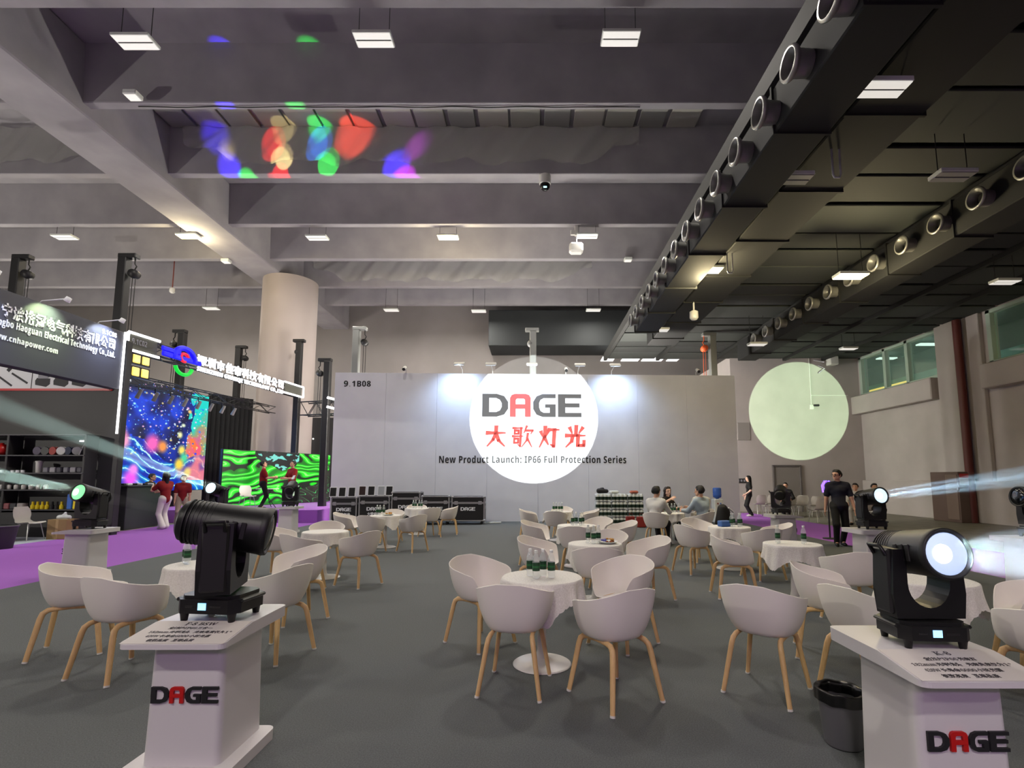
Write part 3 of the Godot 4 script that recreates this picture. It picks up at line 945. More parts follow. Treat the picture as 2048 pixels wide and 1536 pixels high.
func left_booth() -> void:
	var black := mat("booth black", Color(0.17, 0.17, 0.175), 0.55)
	var navy := mat("fascia charcoal", Color(0.235, 0.24, 0.285), 0.4)
	var white := mat("sign white", Color(0.93, 0.94, 0.96), 0.6)
	var b := thing("booth_fascia", "long charcoal name board over the black booth with white Chinese and English lettering", "sign", Vector3(-11.6, 4.05, -8.0))
	part("board", G.new().box(Vector3(-0.15, 0.82, -2.4), Vector3(0.3, 1.64, 6.9), 0.01), navy, b)
	part("edge_light", G.new().box(Vector3(0.02, 0.2, -5.87), Vector3(0.05, 2.9, 0.03)), glow("white tube", Color(1, 1, 1), 2.2), b)
	var xf := Transform3D(Basis(Vector3(0, 0, -1), Vector3(0, 1, 0), Vector3(1, 0, 0)), Vector3(0.002, 0, 0))
	var x := 2.6
	for ch in "宁波浩冠电气科技有限公司":
		var g := G.new()
		hanzi(g, ch, 0.3, 0.21, 0.034, 0.012, xf * Transform3D(Basis(), Vector3(x, 1.05, 0)))
		part("character", g, white, b)
		x += 0.2515
	latin("lettering", "Ningbo Haoguan Electrical Technology Co.,Ltd.", 0.155, 3.2, 0.012, white, b, xf * Transform3D(Basis(), Vector3(2.4, 0.8, 0)))
	latin("lettering", "www.cnhapower.com", 0.13, 1.55, 0.012, white, b, xf * Transform3D(Basis(), Vector3(2.4, 0.5, 0)))
	latin("lettering", "9.1C08", 0.13, 0.47, 0.012, white, b, xf * Transform3D(Basis(), Vector3(5.13, 1.4, 0)))
	var ords := ["nearest the camera", "in the middle", "nearest the stand number"]
	for i in 3:
		var z: float = [-10.0, -11.6, -13.2][i]
		var t := thing("arm_lamp", "white arm spotlight on top of the charcoal name board, " + ords[i], "spotlight", Vector3(-11.75, 5.69, z), 0.0, "arm spotlights on the name board")
		part("arm", G.new().tube([Vector3(-0.1, 0, 0), Vector3(0.0, 0.1, 0), Vector3(0.62, 0.16, 0)], 0.014, 6), white, t)
		part("head", G.new().lathe([Vector2(0, 0.06), Vector2(0.06, 0.05), Vector2(0.07, -0.06)], 12, Transform3D(Basis(Vector3(0, 0, 1), -0.6), Vector3(0.62, 0.14, 0))), white, t)
		part("lamp_face", G.new().lathe([Vector2(0.064, -0.05), Vector2(0, -0.05)], 12, Transform3D(Basis(Vector3(0, 0, 1), -0.6), Vector3(0.62, 0.14, 0))), glow("arm lamp glow", Color(0.95, 1, 0.95), 2.0), t)
		spot("arm_lamp_light", Vector3(-11.15, 5.76, z), Vector3(-11.6, 5.2, z), [Color(0.8, 0.85, 1.0), Color(0.9, 1.0, 0.75), Color(0.85, 0.9, 1.0)][i], 4.0, 50.0, 1.0, 0.05)
	# the wall at the back of the booth
	struct("wall_booth", G.new().box(Vector3(-17.0, 2.75, -14.1), Vector3(10.8, 5.5, 0.2), 0.01), black, "black back wall of the booth behind the shelves", "wall")
	var pic := thing("picture_strip", "white strip of product pictures with a red lower edge under the name board", "picture", Vector3(-15.5, 4.04, -13.98))
	part("sheet", G.new().box(Vector3(0, 0.55, 0), Vector3(7.1, 1.0, 0.02)), mat("picture white", Color(0.86, 0.87, 0.88), 0.6), pic)
	part("red_edge", G.new().box(Vector3(0, 0.02, 0.01), Vector3(7.14, 0.06, 0.05)), mat("red edge", Color(0.75, 0.14, 0.16), 0.4), pic)
	part("red_edge", G.new().box(Vector3(3.56, 0.3, 0.01), Vector3(0.05, 0.6, 0.05)), M["red edge"], pic)
	var ink := mat("picture ink", Color(0.13, 0.13, 0.15), 0.6)
	var pink := mat("picture pink", Color(0.75, 0.45, 0.48), 0.6)
	part("divider", G.new().box(Vector3(1.3, 0.5, 0.012), Vector3(0.02, 0.95, 0.006)), ink, pic)
	for i in 3:
		var cx := 1.62 + 0.52 * i
		var g := G.new()
		g.prism(PackedVector2Array([Vector2(cx - 0.21, 0.16), Vector2(cx + 0.1, 0.1), Vector2(cx + 0.2, 0.18), Vector2(cx + 0.2, 0.34), Vector2(cx - 0.17, 0.36), Vector2(cx - 0.22, 0.28)]), 0.01, 0.018)
		g.prism(PackedVector2Array([Vector2(cx - 0.15, 0.4), Vector2(cx + 0.17, 0.38), Vector2(cx + 0.2, 0.62), Vector2(cx - 0.1, 0.64)]), 0.01, 0.018)
		part("pictured_case", g, ink, pic)
		part("pictured_tools", G.new().box(Vector3(cx, 0.39, 0.02), Vector3(0.28, 0.1, 0.006)), pink if i == 1 else mat("picture grey", Color(0.55, 0.55, 0.58), 0.6), pic)
	for q in [[3.1, 0.3, -0.8, 0.36, 0.16], [0.5, 0.3, -0.6, 0.6, 0.05], [0.95, 0.35, -0.55, 0.55, 0.05], [0.72, 0.72, 0.9, 0.42, 0.1], [0.05, 0.72, -0.6, 0.42, 0.1], [0.02, 0.28, 0.8, 0.3, 0.12], [-0.6, 0.45, 0.6, 0.5, 0.1], [-1.2, 0.5, -0.6, 0.5, 0.1]]:
		part("pictured_tool", G.new().box(Vector3(q[0], q[1], 0.014), Vector3(q[3], q[4], 0.008), 0.0, Basis(Vector3(0, 0, 1), q[2])), ink, pic)
	# shelving
	var sh := thing("display_shelf", "black open shelving with small goods along the booth's back wall", "shelf", Vector3(-14.6, 0, -13.75))
	for x2 in [-3.4, -1.5, 0.35, 2.45]:
		part("post", G.new().box(Vector3(x2, 1.38, 0), Vector3(0.07, 2.76, 0.4), 0.01), black, sh)
	for y in [0.72, 1.25, 1.7, 2.18, 2.74]:
		part("board", G.new().box(Vector3(-0.5, y, 0), Vector3(5.95, 0.035, 0.44), 0.006), mat("shelf edge", Color(0.25, 0.25, 0.27), 0.45), sh)
	part("cabinet", G.new().box(Vector3(-0.5, 0.33, 0), Vector3(5.95, 0.66, 0.42), 0.01), black, sh)
	shelf_goods()
	# bar counter at the corner
	var c := thing("bar_counter", "tall dark grey bar counter standing at the left edge of the purple aisle", "counter", Vector3(-12.65, 0, -16.1), deg_to_rad(2))
	part("body", G.new().box(Vector3(0, 0.65, 0), Vector3(0.5, 1.3, 1.45), 0.01), mat("counter grey", Color(0.20, 0.205, 0.225), 0.5), c)
	part("side_panel", G.new().box(Vector3(-0.35, 0.65, 0.68), Vector3(0.3, 1.3, 0.08), 0.01), mat("counter taupe", Color(0.42, 0.39, 0.36), 0.6), c)
	part("top", G.new().box(Vector3(-0.05, 1.325, 0), Vector3(0.75, 0.05, 1.6), 0.012), black, c)
	for i in 9:
		var zz := -15.5 - 0.15 * i
		solid("small_adapter", G.new().box(Vector3(0, 0.03, 0), Vector3(0.16, 0.06, 0.08), 0.015, Basis(Vector3.UP, i * 1.3)), M["sign white"] if i % 3 else ink, "small pale adapter lying on the tall bar counter, %s from its near end" % ordinal(i), "adapter", Vector3(-12.62 + 0.1 * sin(i * 2.1), 1.35, zz), 0.0, "adapters on the bar counter")
	# towers behind the booths
	var tw := mat("tower black", Color(0.10, 0.10, 0.105), 0.5)
	hoist_tower(-12.45, -14.66, 8.25, "black hoist tower rising at the near end of the glowing booth sign", tw, tw)
	hoist_tower(-16.1, -15.05, 8.4, "black hoist tower behind the left part of the charcoal name board", tw, tw)
	hoist_tower(-17.6, -14.95, 8.45, "black hoist tower at the left edge of the photo, over the name board", tw, tw, -1.0)
	hoist_tower(-14.7, -20.5, 7.65, "black hoist tower right above the blue emblem", tw, tw, -1.0)
	hoist_tower(-14.6, -24.35, 8.0, "black hoist tower over the middle of the glowing white lettering", tw, tw)
	hoist_tower(-11.05, -23.2, 8.0, "slim black hoist tower standing in front of the round column", tw, tw, -0.2)
	hoist_tower(-8.5, -20.4, 6.4, "black hoist tower with an arm between the column and the white wall", tw, tw, -1.0)
	var alu := mat("tower aluminium", Color(0.62, 0.63, 0.62), 0.35, 0.7)
	hoist_tower(-6.95, -19.3, 7.4, "aluminium lifting mast with dark cables behind the left end of the white wall", alu, tw)
	hoist_tower(0.02, -19.3, 7.35, "slim aluminium lifting mast rising behind the middle of the white wall", alu, alu, -0.3)
	hoist_tower(7.15, -19.45, 7.2, "aluminium lifting mast with an orange chain hoist behind the right end of the white wall", alu, mat("hoist orange", Color(0.85, 0.36, 0.18), 0.5), -1.0)

func shelf_goods() -> void:
	var pal := [Color(0.72, 0.10, 0.10), Color(0.80, 0.80, 0.82), Color(0.16, 0.14, 0.22), Color(0.55, 0.53, 0.56), Color(0.70, 0.22, 0.2), Color(0.9, 0.9, 0.9)]
	var reel := G.new().lathe([Vector2(0, -0.06), Vector2(0.11, -0.06), Vector2(0.115, -0.04), Vector2(0.07, -0.03), Vector2(0.07, 0.03), Vector2(0.115, 0.04), Vector2(0.11, 0.06), Vector2(0, 0.06)], 18, Transform3D(Basis(Vector3.RIGHT, PI / 2), Vector3(0, 0.115, 0)), false).mesh()
	var names := ["dark purple", "black", "red", "white and grey", "dark blue", "pale grey"]
	var cols := [Color(0.25, 0.2, 0.33), Color(0.12, 0.12, 0.13), Color(0.66, 0.2, 0.18), Color(0.85, 0.85, 0.85), Color(0.14, 0.18, 0.3), Color(0.6, 0.6, 0.62)]
	for i in 6:
		solid("cable_reel", reel, mat("reel %d" % i, cols[i], 0.5), "%s cable reel on the upper shelf, %s of six in a row" % [names[i], ordinal(i)], "cable reel", Vector3(-13.55 + 0.215 * i, 2.198, -13.72), 0.4 * sin(i * 3.0), "cable reels on the upper shelf")
	var pot := G.new().lathe([Vector2(0, 0), Vector2(0.13, 0), Vector2(0.19, 0.09), Vector2(0.19, 0.18), Vector2(0.12, 0.28), Vector2(0.04, 0.3), Vector2(0.04, 0.33), Vector2(0, 0.33)], 20).mesh()
	for i in 2:
		solid("red_helmet", pot, mat("helmet red", Color(0.78, 0.10, 0.08), 0.35), "round glossy red helmet on the upper shelf, " + ["cut off by the photo's left edge", "beside the cut-off one"][i], "helmet", Vector3(-14.85 + 0.28 * i, 2.198, -13.72), 0.0, "red helmets")
	var stand := thing("small_tripod", "small silver tripod stand at the right end of the upper shelf", "tripod", Vector3(-12.28, 2.198, -13.7))
	for a in 3:
		part("leg", G.new().tube([Vector3(0.1 * cos(a * 2.1), 0, 0.1 * sin(a * 2.1)), Vector3(0, 0.34, 0)], 0.015, 6), mat("silver", Color(0.75, 0.75, 0.78), 0.3, 0.5), stand)
	part("head", G.new().box(Vector3(0, 0.38, 0), Vector3(0.26, 0.08, 0.12), 0.02), M["silver"], stand)
	var cup := thing("white_cup", "tall white lidded cup on the middle shelf", "cup", Vector3(-13.48, 1.718, -13.7))
	part("body", G.new().lathe([Vector2(0, 0), Vector2(0.06, 0), Vector2(0.075, 0.28)], 16), M["white plastic"], cup)
	part("lid", G.new().lathe([Vector2(0.085, 0.28), Vector2(0.085, 0.32), Vector2(0, 0.33)], 16), M["white plastic"], cup)
	for i in 6:
		solid("camera_box", G.new().box(Vector3(0, 0.075, 0), Vector3(0.15, 0.15, 0.12), 0.02), mat("goods %d" % (i % 3), [Color(0.5, 0.5, 0.54), Color(0.7, 0.7, 0.72), Color(0.32, 0.32, 0.36)][i % 3], 0.5), "small grey boxed gadget on the middle shelf, %s to the right of the white cup" % ordinal(i), "box", Vector3(-13.27 + 0.185 * i, 1.718, -13.72), 0.2 * sin(i * 2.0), "boxed gadgets on the middle shelf")
	for i in 5:
		solid("small_tin", G.new().lathe([Vector2(0, 0), Vector2(0.045, 0), Vector2(0.045, 0.07), Vector2(0, 0.07)], 12, Transform3D(), false), M["sign white"], "little white tin left of the white cup on the middle shelf, %s in the row" % ordinal(i), "tin", Vector3(-14.45 + 0.14 * i, 1.718, -13.68), 0.0, "white tins on the middle shelf")
	for i in 7:
		solid("yellow_plug", G.new().lathe([Vector2(0, 0), Vector2(0.05, 0), Vector2(0.05, 0.1), Vector2(0.03, 0.12), Vector2(0.03, 0.2), Vector2(0, 0.2)], 12, Transform3D(), false), mat("plug yellow", Color(0.9, 0.8, 0.1), 0.5) if i < 4 or i == 6 else mat("plug black", Color(0.12, 0.12, 0.12), 0.5), "%s cable plug standing on the low shelf, %s from the left" % ["yellow" if i < 4 or i == 6 else "black", ordinal(i)], "plug", Vector3(-13.5 + 0.13 * i, 0.74, -13.66), 0.0, "cable plugs on the low shelf")
	solid("blue_box", G.new().box(Vector3(0, 0.2, 0), Vector3(0.13, 0.4, 0.2), 0.012), mat("box blue", Color(0.18, 0.42, 0.78), 0.5), "narrow blue box standing on the low shelf beside a yellow one", "box", Vector3(-12.46, 0.74, -13.68))
	solid("yellow_box", G.new().box(Vector3(0, 0.2, 0), Vector3(0.12, 0.4, 0.2), 0.012), mat("box yellow", Color(0.92, 0.82, 0.1), 0.5), "narrow yellow box standing at the right end of the low shelf", "box", Vector3(-12.3, 0.74, -13.68))
	for i in 9:
		solid("gift_box", G.new().box(Vector3(0, 0.08, 0), Vector3(0.17, 0.16, 0.16), 0.015), mat("gift %d" % (i % 3), [Color(0.55, 0.3, 0.32), Color(0.2, 0.2, 0.22), Color(0.65, 0.62, 0.62)][i % 3], 0.5), "small %s carton low on the shelf, %s from the left edge" % [["maroon", "black", "pale"][i % 3], ordinal(i)], "box", Vector3(-15.3 + 0.19 * i, 0.74, -13.66), 0.0, "cartons on the low shelf")
	for i in 8:
		solid("white_jar", G.new().lathe([Vector2(0, 0), Vector2(0.05, 0), Vector2(0.055, 0.1), Vector2(0.03, 0.13), Vector2(0, 0.13)], 12), M["white plastic"], "small white jar on the shelf under the middle one, %s from the left" % ordinal(i), "jar", Vector3(-14.6 + 0.2 * i, 1.268, -13.66), 0.0, "white jars on the shelf")

func led_image(kind: int, w: int, h: int) -> ImageTexture:
	var im := Image.create(w, h, false, Image.FORMAT_RGB8)
	var n := FastNoiseLite.new()
	n.frequency = 1.0
	n.fractal_octaves = 3
	n.seed = 11 + kind
	var blobs: Array = []
	if kind == 0:
		var r := RandomNumberGenerator.new()
		r.seed = 5
		for i in 520:
			blobs.append([Vector2(r.randf(), pow(r.randf(), 1.2) * 0.72), 0.004 + 0.016 * r.randf() * r.randf(), [Color(0.7, 0.95, 1), Color(0.2, 0.55, 1), Color(1, 1, 1), Color(1, 0.75, 0.9), Color(0.1, 0.3, 1), Color(0.95, 0.85, 0.55)][i % 6]])
		for q in [[0.06, 0.26, 0.075, 1, 0.7, 0.2], [0.09, 0.33, 0.06, 0.95, 0.55, 0.1], [0.08, 0.2, 0.045, 0.5, 0.95, 0.9], [0.13, 0.5, 0.08, 1, 0.5, 0.55], [0.17, 0.56, 0.07, 1, 0.65, 0.8], [0.42, 0.56, 0.09, 1, 0.4, 0.75], [0.52, 0.58, 0.06, 1, 0.6, 0.3], [0.78, 0.2, 0.03, 1, 0.8, 0.5], [0.72, 0.35, 0.03, 0.9, 0.95, 0.8], [0.69, 0.45, 0.035, 0.95, 0.95, 0.7], [0.25, 0.88, 0.085, 0.95, 0.35, 0.95], [0.27, 0.8, 0.05, 1, 0.55, 0.95], [0.72, 0.6, 0.05, 1, 0.9, 0.4], [0.75, 0.68, 0.055, 0.3, 0.85, 0.65], [0.7, 0.74, 0.06, 1, 0.85, 0.3], [0.07, 0.74, 0.06, 0.85, 0.95, 0.35], [0.8, 0.82, 0.05, 0.95, 0.85, 0.5]]:
			blobs.append([Vector2(q[0], q[1]), q[2], Color(q[3], q[4], q[5])])
	for y in h:
		for x in w:
			var u := float(x) / w
			var v := float(y) / h
			var c: Color
			if kind == 0:
				var a := n.get_noise_2d(u * 3.2, v * 2.6)
				var b := n.get_noise_2d(u * 3.0 + 7.0, v * 3.0 + a * 1.5)
				c = Color(0.01, 0.03, 0.2).lerp(Color(0.02, 0.25, 0.85), clampf(0.5 + a * 1.3, 0, 1))
				c = c.lerp(Color(0.0, 0.02, 0.07), clampf(0.9 - v * 6.0, 0, 0.9))
				var edge := u - 0.72 - 0.2 * (0.9 - v) * 0.6 + b * 0.08
				if edge > 0.0:
					var warm := clampf((v - 0.3) * 3.0 + a, 0, 1)
					c = Color(0.1, 0.85, 0.8).lerp(Color(1.0, 0.5, 0.25).lerp(Color(1, 0.35, 0.5), clampf(0.5 + b * 2.0, 0, 1)), warm)
				var top := 0.58 + 0.12 * sin(u * 9.0 + 2.2) * (1.0 - u * 0.5) + 0.12 * u
				if v > top:
					var s := sin((v - top) * (95.0 - 40.0 * u) + 6.0 * sin(u * 7.0 + v * 3.0) + b * 2.0)
					c = Color(0.01, 0.16, 0.68).lerp(Color(0.05, 0.68, 0.92), clampf(0.45 + s * 0.4 + a * 1.2, 0, 1))
					if s > 0.9:
						c = Color(0.7, 1.0, 1.0)
					if u > 0.66 and v < 0.9:
						c = c.lerp(Color(1.0, 0.5, 0.55), clampf((u - 0.62) * 2.5 + a, 0, 0.9))
			else:
				var a := n.get_noise_2d(u * 1.5, v * 1.5)
				var b := n.get_noise_2d(u * 9.0 + 3.0, v * 7.0)
				var s := sin((v * 44.0 + a * 13.0 + u * 5.0 + 3.0 * sin(u * 4.0)))
				c = Color(0.03, 0.5, 0.06).lerp(Color(0.1, 1.0, 0.12), clampf(0.55 + s * 0.8, 0, 1))
				if s < -0.5 + 0.5 * sin(v * 9.0 + u * 3.0) - 0.25:
					c = Color(0.0, 0.06, 0.01)
				if s > 0.93:
					c = Color(0.6, 1.0, 0.5)
				var dark := u - 0.62 + (0.75 - v) * -0.75 + 0.0
				if u > 0.55 and v - 0.25 > (0.98 - u) * 1.7 + a * 0.25:
					c = Color(0.12, 0.11, 0.09).lerp(Color(0.2, 0.19, 0.17), clampf(0.5 + b, 0, 1))
					if absf(sin(v * 14.0 + a * 16.0 - u * 8.0)) < 0.09:
						c = Color(0.35, 0.9, 0.5)
				if u > 0.25 and u < 0.66 and v < 0.33 - absf(u - 0.5) * 0.9 + a * 0.1:
					c = Color(0.02, 0.05, 0.06)
					if b > 0.22:
						c = Color(0.5, 0.9, 0.85)
			im.set_pixel(x, y, c)
	for b in blobs:
		var R: float = b[1]
		var cx: float = b[0].x * w
		var cy: float = b[0].y * h
		for y in range(maxi(0, int(cy - R * h * 1.6)), mini(h, int(cy + R * h * 1.6) + 1)):
			for x in range(maxi(0, int(cx - R * w * 1.6)), mini(w, int(cx + R * w * 1.6) + 1)):
				var d := Vector2((x - cx) / w, (y - cy) / h * (0.8 if R > 0.03 else 1.2)).length() / R
				var k := clampf(1.5 - d * 1.4, 0, 1)
				if k > 0.0:
					im.set_pixel(x, y, im.get_pixel(x, y).lerp(b[2], k))
	return ImageTexture.create_from_image(im)

func led_screen(label: String, a: Vector3, b: Vector3, y0: float, y1: float, tex: Texture2D, e: float) -> void:
	var t := thing("led_screen", label, "screen", Vector3(a.x, y0, a.z))
	var d := b - a
	d.y = 0
	var X := d.normalized()
	var Z := X.cross(Vector3.UP)
	var bs := Basis(X, Vector3.UP, Z)
	var L := d.length()
	var H := y1 - y0
	part("cabinet", G.new().box(bs * Vector3(L / 2, H / 2, -0.08), Vector3(L + 0.04, H + 0.04, 0.14), 0.01, bs), mat("screen black", Color(0.03, 0.03, 0.03), 0.5), t)
	var g := G.new()
	var n := bs * Vector3(0, 0, 1)
	var P := [bs * Vector3(0, 0, 0.0), bs * Vector3(L, 0, 0.0), bs * Vector3(L, H, 0.0), bs * Vector3(0, H, 0.0)]
	g.quad(P[0], P[1], P[2], P[3], n)
	var m := StandardMaterial3D.new()
	m.resource_name = "screen picture"
	m.albedo_color = Color(0.02, 0.02, 0.02)
	m.roughness = 0.5
	m.emission_enabled = true
	m.emission_texture = tex
	m.emission = Color.WHITE
	m.emission_operator = BaseMaterial3D.EMISSION_OP_MULTIPLY
	m.emission_energy_multiplier = e
	part("screen", g, m, t)

func led_booth() -> void:
	led_screen("tall glowing screen of blue waves with orange and pink shapes on the left aisle", Vector3(-14, 0, -16.2), Vector3(-14, 0, -21.4), 1.1, 5.07, led_image(0, 440, 350), 0.68)
	area("screen_light", Vector3(-13.9, 3.0, -18.9), Vector3(-9.0, 2.0, -18.0), Vector2(4.6, 3.4), Color(0.35, 0.65, 1.0), 7.0)
	led_screen("wide low screen of swirling bright green stripes behind two people in red", Vector3(-12.05, 0, -19.5), Vector3(-9.9, 0, -24.5), 0.47, 2.69, led_image(1, 520, 220), 0.66)
	area("screen_light", Vector3(-10.7, 1.6, -21.8), Vector3(-5.0, 1.0, -17.5), Vector2(4.6, 1.8), Color(0.2, 1.0, 0.25), 3.0)
	var cloth := mat("drape black", Color(0.055, 0.055, 0.06), 0.9)
	var dr := func(u: float, v: float) -> Vector3:
		var p := Vector3(-14.05, 0, -21.45).lerp(Vector3(-13.1, 0, -23.2), u)
		return p + Vector3(0.05 * sin(u * 60.0), lerpf(5.25, 0.4, v), 0.03 * cos(u * 60.0))
	solid("black_drape", G.new().sheet(dr, 80, 2), cloth, "black drape hanging between the blue screen and the round column", "drape")
	struct("floor_005", G.new().box(Vector3(-11.0, 0.225, -21.6), Vector3(6.8, 0.45, 7.4), 0.01), M["purple carpet"], "low purple carpeted stage in front of the green screen", "stage")
	struct("wall_far_booth", G.new().box(Vector3(-11.6, 2.43, -27.2), Vector3(1.7, 4.86, 0.2), 0.01), M["booth black"], "black booth wall in the distance right of the round column", "wall")
	for x in [-11.9, -11.2]:
		part("pin_lamp", G.new().lathe([Vector2(0, -0.05), Vector2(0.05, 0), Vector2(0, 0.05)], 10, Transform3D(Basis(), Vector3(x, 3.7, -27.05))), glow("pin glow", Color(1, 1, 0.95), 1.5), get_node("wall_far_booth"))
	# truss sign
	var A := Vector3(-11.9, 0, -14.34)
	var X := Vector3(0.117, 0, -0.9931)
	var bs := Basis(X, Vector3.UP, X.cross(Vector3.UP))
	var fr := Transform3D(bs, A)
	var tm := mat("truss black", Color(0.09, 0.09, 0.09), 0.5)
	var s := thing("truss_sign", "long black truss with glowing white lettering and white light frames over the left aisle", "sign", A)
	s.transform = Transform3D(bs, A)
	var g := G.new()
	truss(g, Vector3(0, 5.6, -0.25), Vector3(9.05, 5.6, -0.25), 0.4, 0.4, 0.03, 16)
	part("truss", g, tm, s)
	var tube := glow("sign tube", Color(1, 1, 1), 3.0)
	for q in [[0.0, 1.1, 5.34, 5.86], [7.55, 9.05, 5.36, 5.84]]:
		for y in [q[2], q[3]]:
			part("light_tube", G.new().box(Vector3((q[0] + q[1]) / 2, y, 0.02), Vector3(q[1] - q[0], 0.07, 0.05), 0.01), tube, s)
		part("light_tube", G.new().box(Vector3(q[0] if q[0] < 1.0 else q[1], (q[2] + q[3]) / 2, 0.02), Vector3(0.07, q[3] - q[2], 0.05), 0.01), tube, s)
	part("panel", G.new().box(Vector3(0.55, 5.6, -0.02), Vector3(0.95, 0.42, 0.03)), mat("sign grey", Color(0.3, 0.3, 0.27), 0.6), s)
	part("panel", G.new().box(Vector3(8.3, 5.6, -0.02), Vector3(1.3, 0.36, 0.03)), M["sign grey"], s)
	latin("lettering", "9.1C02", 0.16, 0.5, 0.012, M["picture grey"], s, Transform3D(Basis(), Vector3(0.15, 5.55, 0.0)))
	var lit := glow("sign letters", Color(0.97, 0.98, 1.0), 2.4)
	var x := 2.62
	for ch in "深圳市佳帝科技有限公司":
		var c := G.new()
		hanzi(c, ch, 0.34, 0.36, 0.05, 0.03, Transform3D(Basis(), Vector3(x, 5.5, 0.02)))
		part("character", c, lit, s)
		x += 0.448
	latin("lettering", "SHENZHEN GUANQE TECHNOLOGY CO.,LTD", 0.15, 4.85, 0.03, lit, s, Transform3D(Basis(), Vector3(2.62, 5.24, 0.02)))
	area("sign_light", A + bs * Vector3(5.0, 5.55, 0.25), A + bs * Vector3(5.0, 5.0, 3.0), Vector2(5.0, 0.4), Color(1, 1, 1), 4.0)
	# round emblem of glowing tube
	var em := thing("light_emblem", "glowing blue ring emblem with green and red arcs on the truss sign", "emblem", A)
	em.transform = fr
	var arc := func(r: float, a0: float, a1: float, cx: float, cy: float) -> Array:
		var p: Array = []
		for i in 21:
			var a := lerpf(a0, a1, i / 20.0)
			p.append(Vector3(cx + r * cos(a) * 1.15, cy + r * sin(a), 0.1))
		return p
	var blue := glow("emblem blue", Color(0.06, 0.03, 1.0), 0.6, Color(0.03, 0.03, 0.3))
	part("ring", G.new().tube(arc.call(0.36, -0.1, PI + 0.15, 1.98, 5.5), 0.09, 8), blue, em)
	part("bar", G.new().box(Vector3(1.9, 5.5, 0.1), Vector3(1.6, 0.16, 0.08), 0.03), blue, em)
	part("bar", G.new().box(Vector3(1.45, 5.66, 0.1), Vector3(0.75, 0.16, 0.08), 0.03), blue, em)
	part("arc", G.new().tube(arc.call(0.3, PI + 0.2, TAU - 0.2, 1.98, 5.28), 0.06, 8), glow("emblem green", Color(0.02, 0.9, 0.25), 0.6, Color(0.02, 0.3, 0.1)), em)
	part("arc", G.new().tube(arc.call(0.13, 0.2, TAU * 0.8, 1.98, 5.55), 0.05, 8), glow("emblem red", Color(1.0, 0.1, 0.25), 0.6, Color(0.3, 0.03, 0.05)), em)
	# yellow blinder lamps and a bar of small spotlights
	var yl := glow("blinder yellow", Color(1.0, 0.85, 0.1), 0.75)
	for r in 2:
		var bl := thing("blinder_lamp", "row of yellow lit lamp cells behind the truss sign, the %s row" % ["lower", "upper"][r], "stage lamp", A)
		bl.transform = fr
		part("case", G.new().box(Vector3(0.85, 4.98 + 0.42 * r, -1.1), Vector3(2.1, 0.36, 0.1), 0.01), tm, bl)
		for i in 6:
			part("lamp_cell", G.new().box(Vector3(0.02 + 0.335 * i, 4.98 + 0.42 * r, -1.03), Vector3(0.27, 0.28, 0.05), 0.03), yl, bl)
	var bar := thing("lamp_bar", "dark horizontal truss bar over the blue screen carrying small spotlights", "truss", A)
	bar.transform = fr
	var bg := G.new()
	truss(bg, Vector3(-0.2, 4.72, -1.2), Vector3(8.6, 4.72, -1.2), 0.3, 0.3, 0.02, 14)
	part("truss", bg, tm, bar)
	for i in 10:
		var t := thing("spot_lamp", "small pale spotlight hanging under the dark truss bar, %s from the near end" % ordinal(i), "spotlight", A + bs * Vector3(0.3 + 0.62 * i, 4.57, -1.05), atan2(-X.z, X.x), "spotlights on the truss bar")
		part("yoke", G.new().tube([Vector3(0, 0, 0), Vector3(0, -0.16, 0)], 0.02, 6), tm, t)
		part("body", G.new().lathe([Vector2(0, 0.16), Vector2(0.05, 0.15), Vector2(0.065, -0.16), Vector2(0.05, -0.16)], 12, Transform3D(Basis(Vector3.RIGHT, 0.5), Vector3(0, -0.28, 0.03))), mat("lamp grey", Color(0.55, 0.55, 0.53), 0.45), t)
		part("lamp_face", G.new().lathe([Vector2(0.05, -0.155), Vector2(0, -0.155)], 12, Transform3D(Basis(Vector3.RIGHT, 0.5), Vector3(0, -0.28, 0.03))), glow("spot lamp glow", Color(1, 1, 1), 0.9), t)
	var t2 := thing("far_truss", "short black truss with a white lit edge seen between the column and the white wall", "truss", Vector3(-10.4, 4.7, -22.6))
	var g2 := G.new()
	truss(g2, Vector3(0, 0, 0), Vector3(2.0, 0, 0.6), 0.5, 0.6, 0.03, 5)
	part("truss", g2, tm, t2)
	var sg := thing("lit_sign", "small white lit frame with blue end at the left edge of the white wall", "sign", Vector3(-8.35, 4.4, -20.2))
	for y in [0.0, 0.38]:
		part("light_tube", G.new().box(Vector3(0.25, y, 0), Vector3(0.6, 0.09, 0.05), 0.01, Basis(Vector3(0, 0, 1), -0.25)), tube, sg)
	part("blue_panel", G.new().box(Vector3(0.42, 0.13, 0.02), Vector3(0.3, 0.2, 0.04), 0.01), blue, sg)

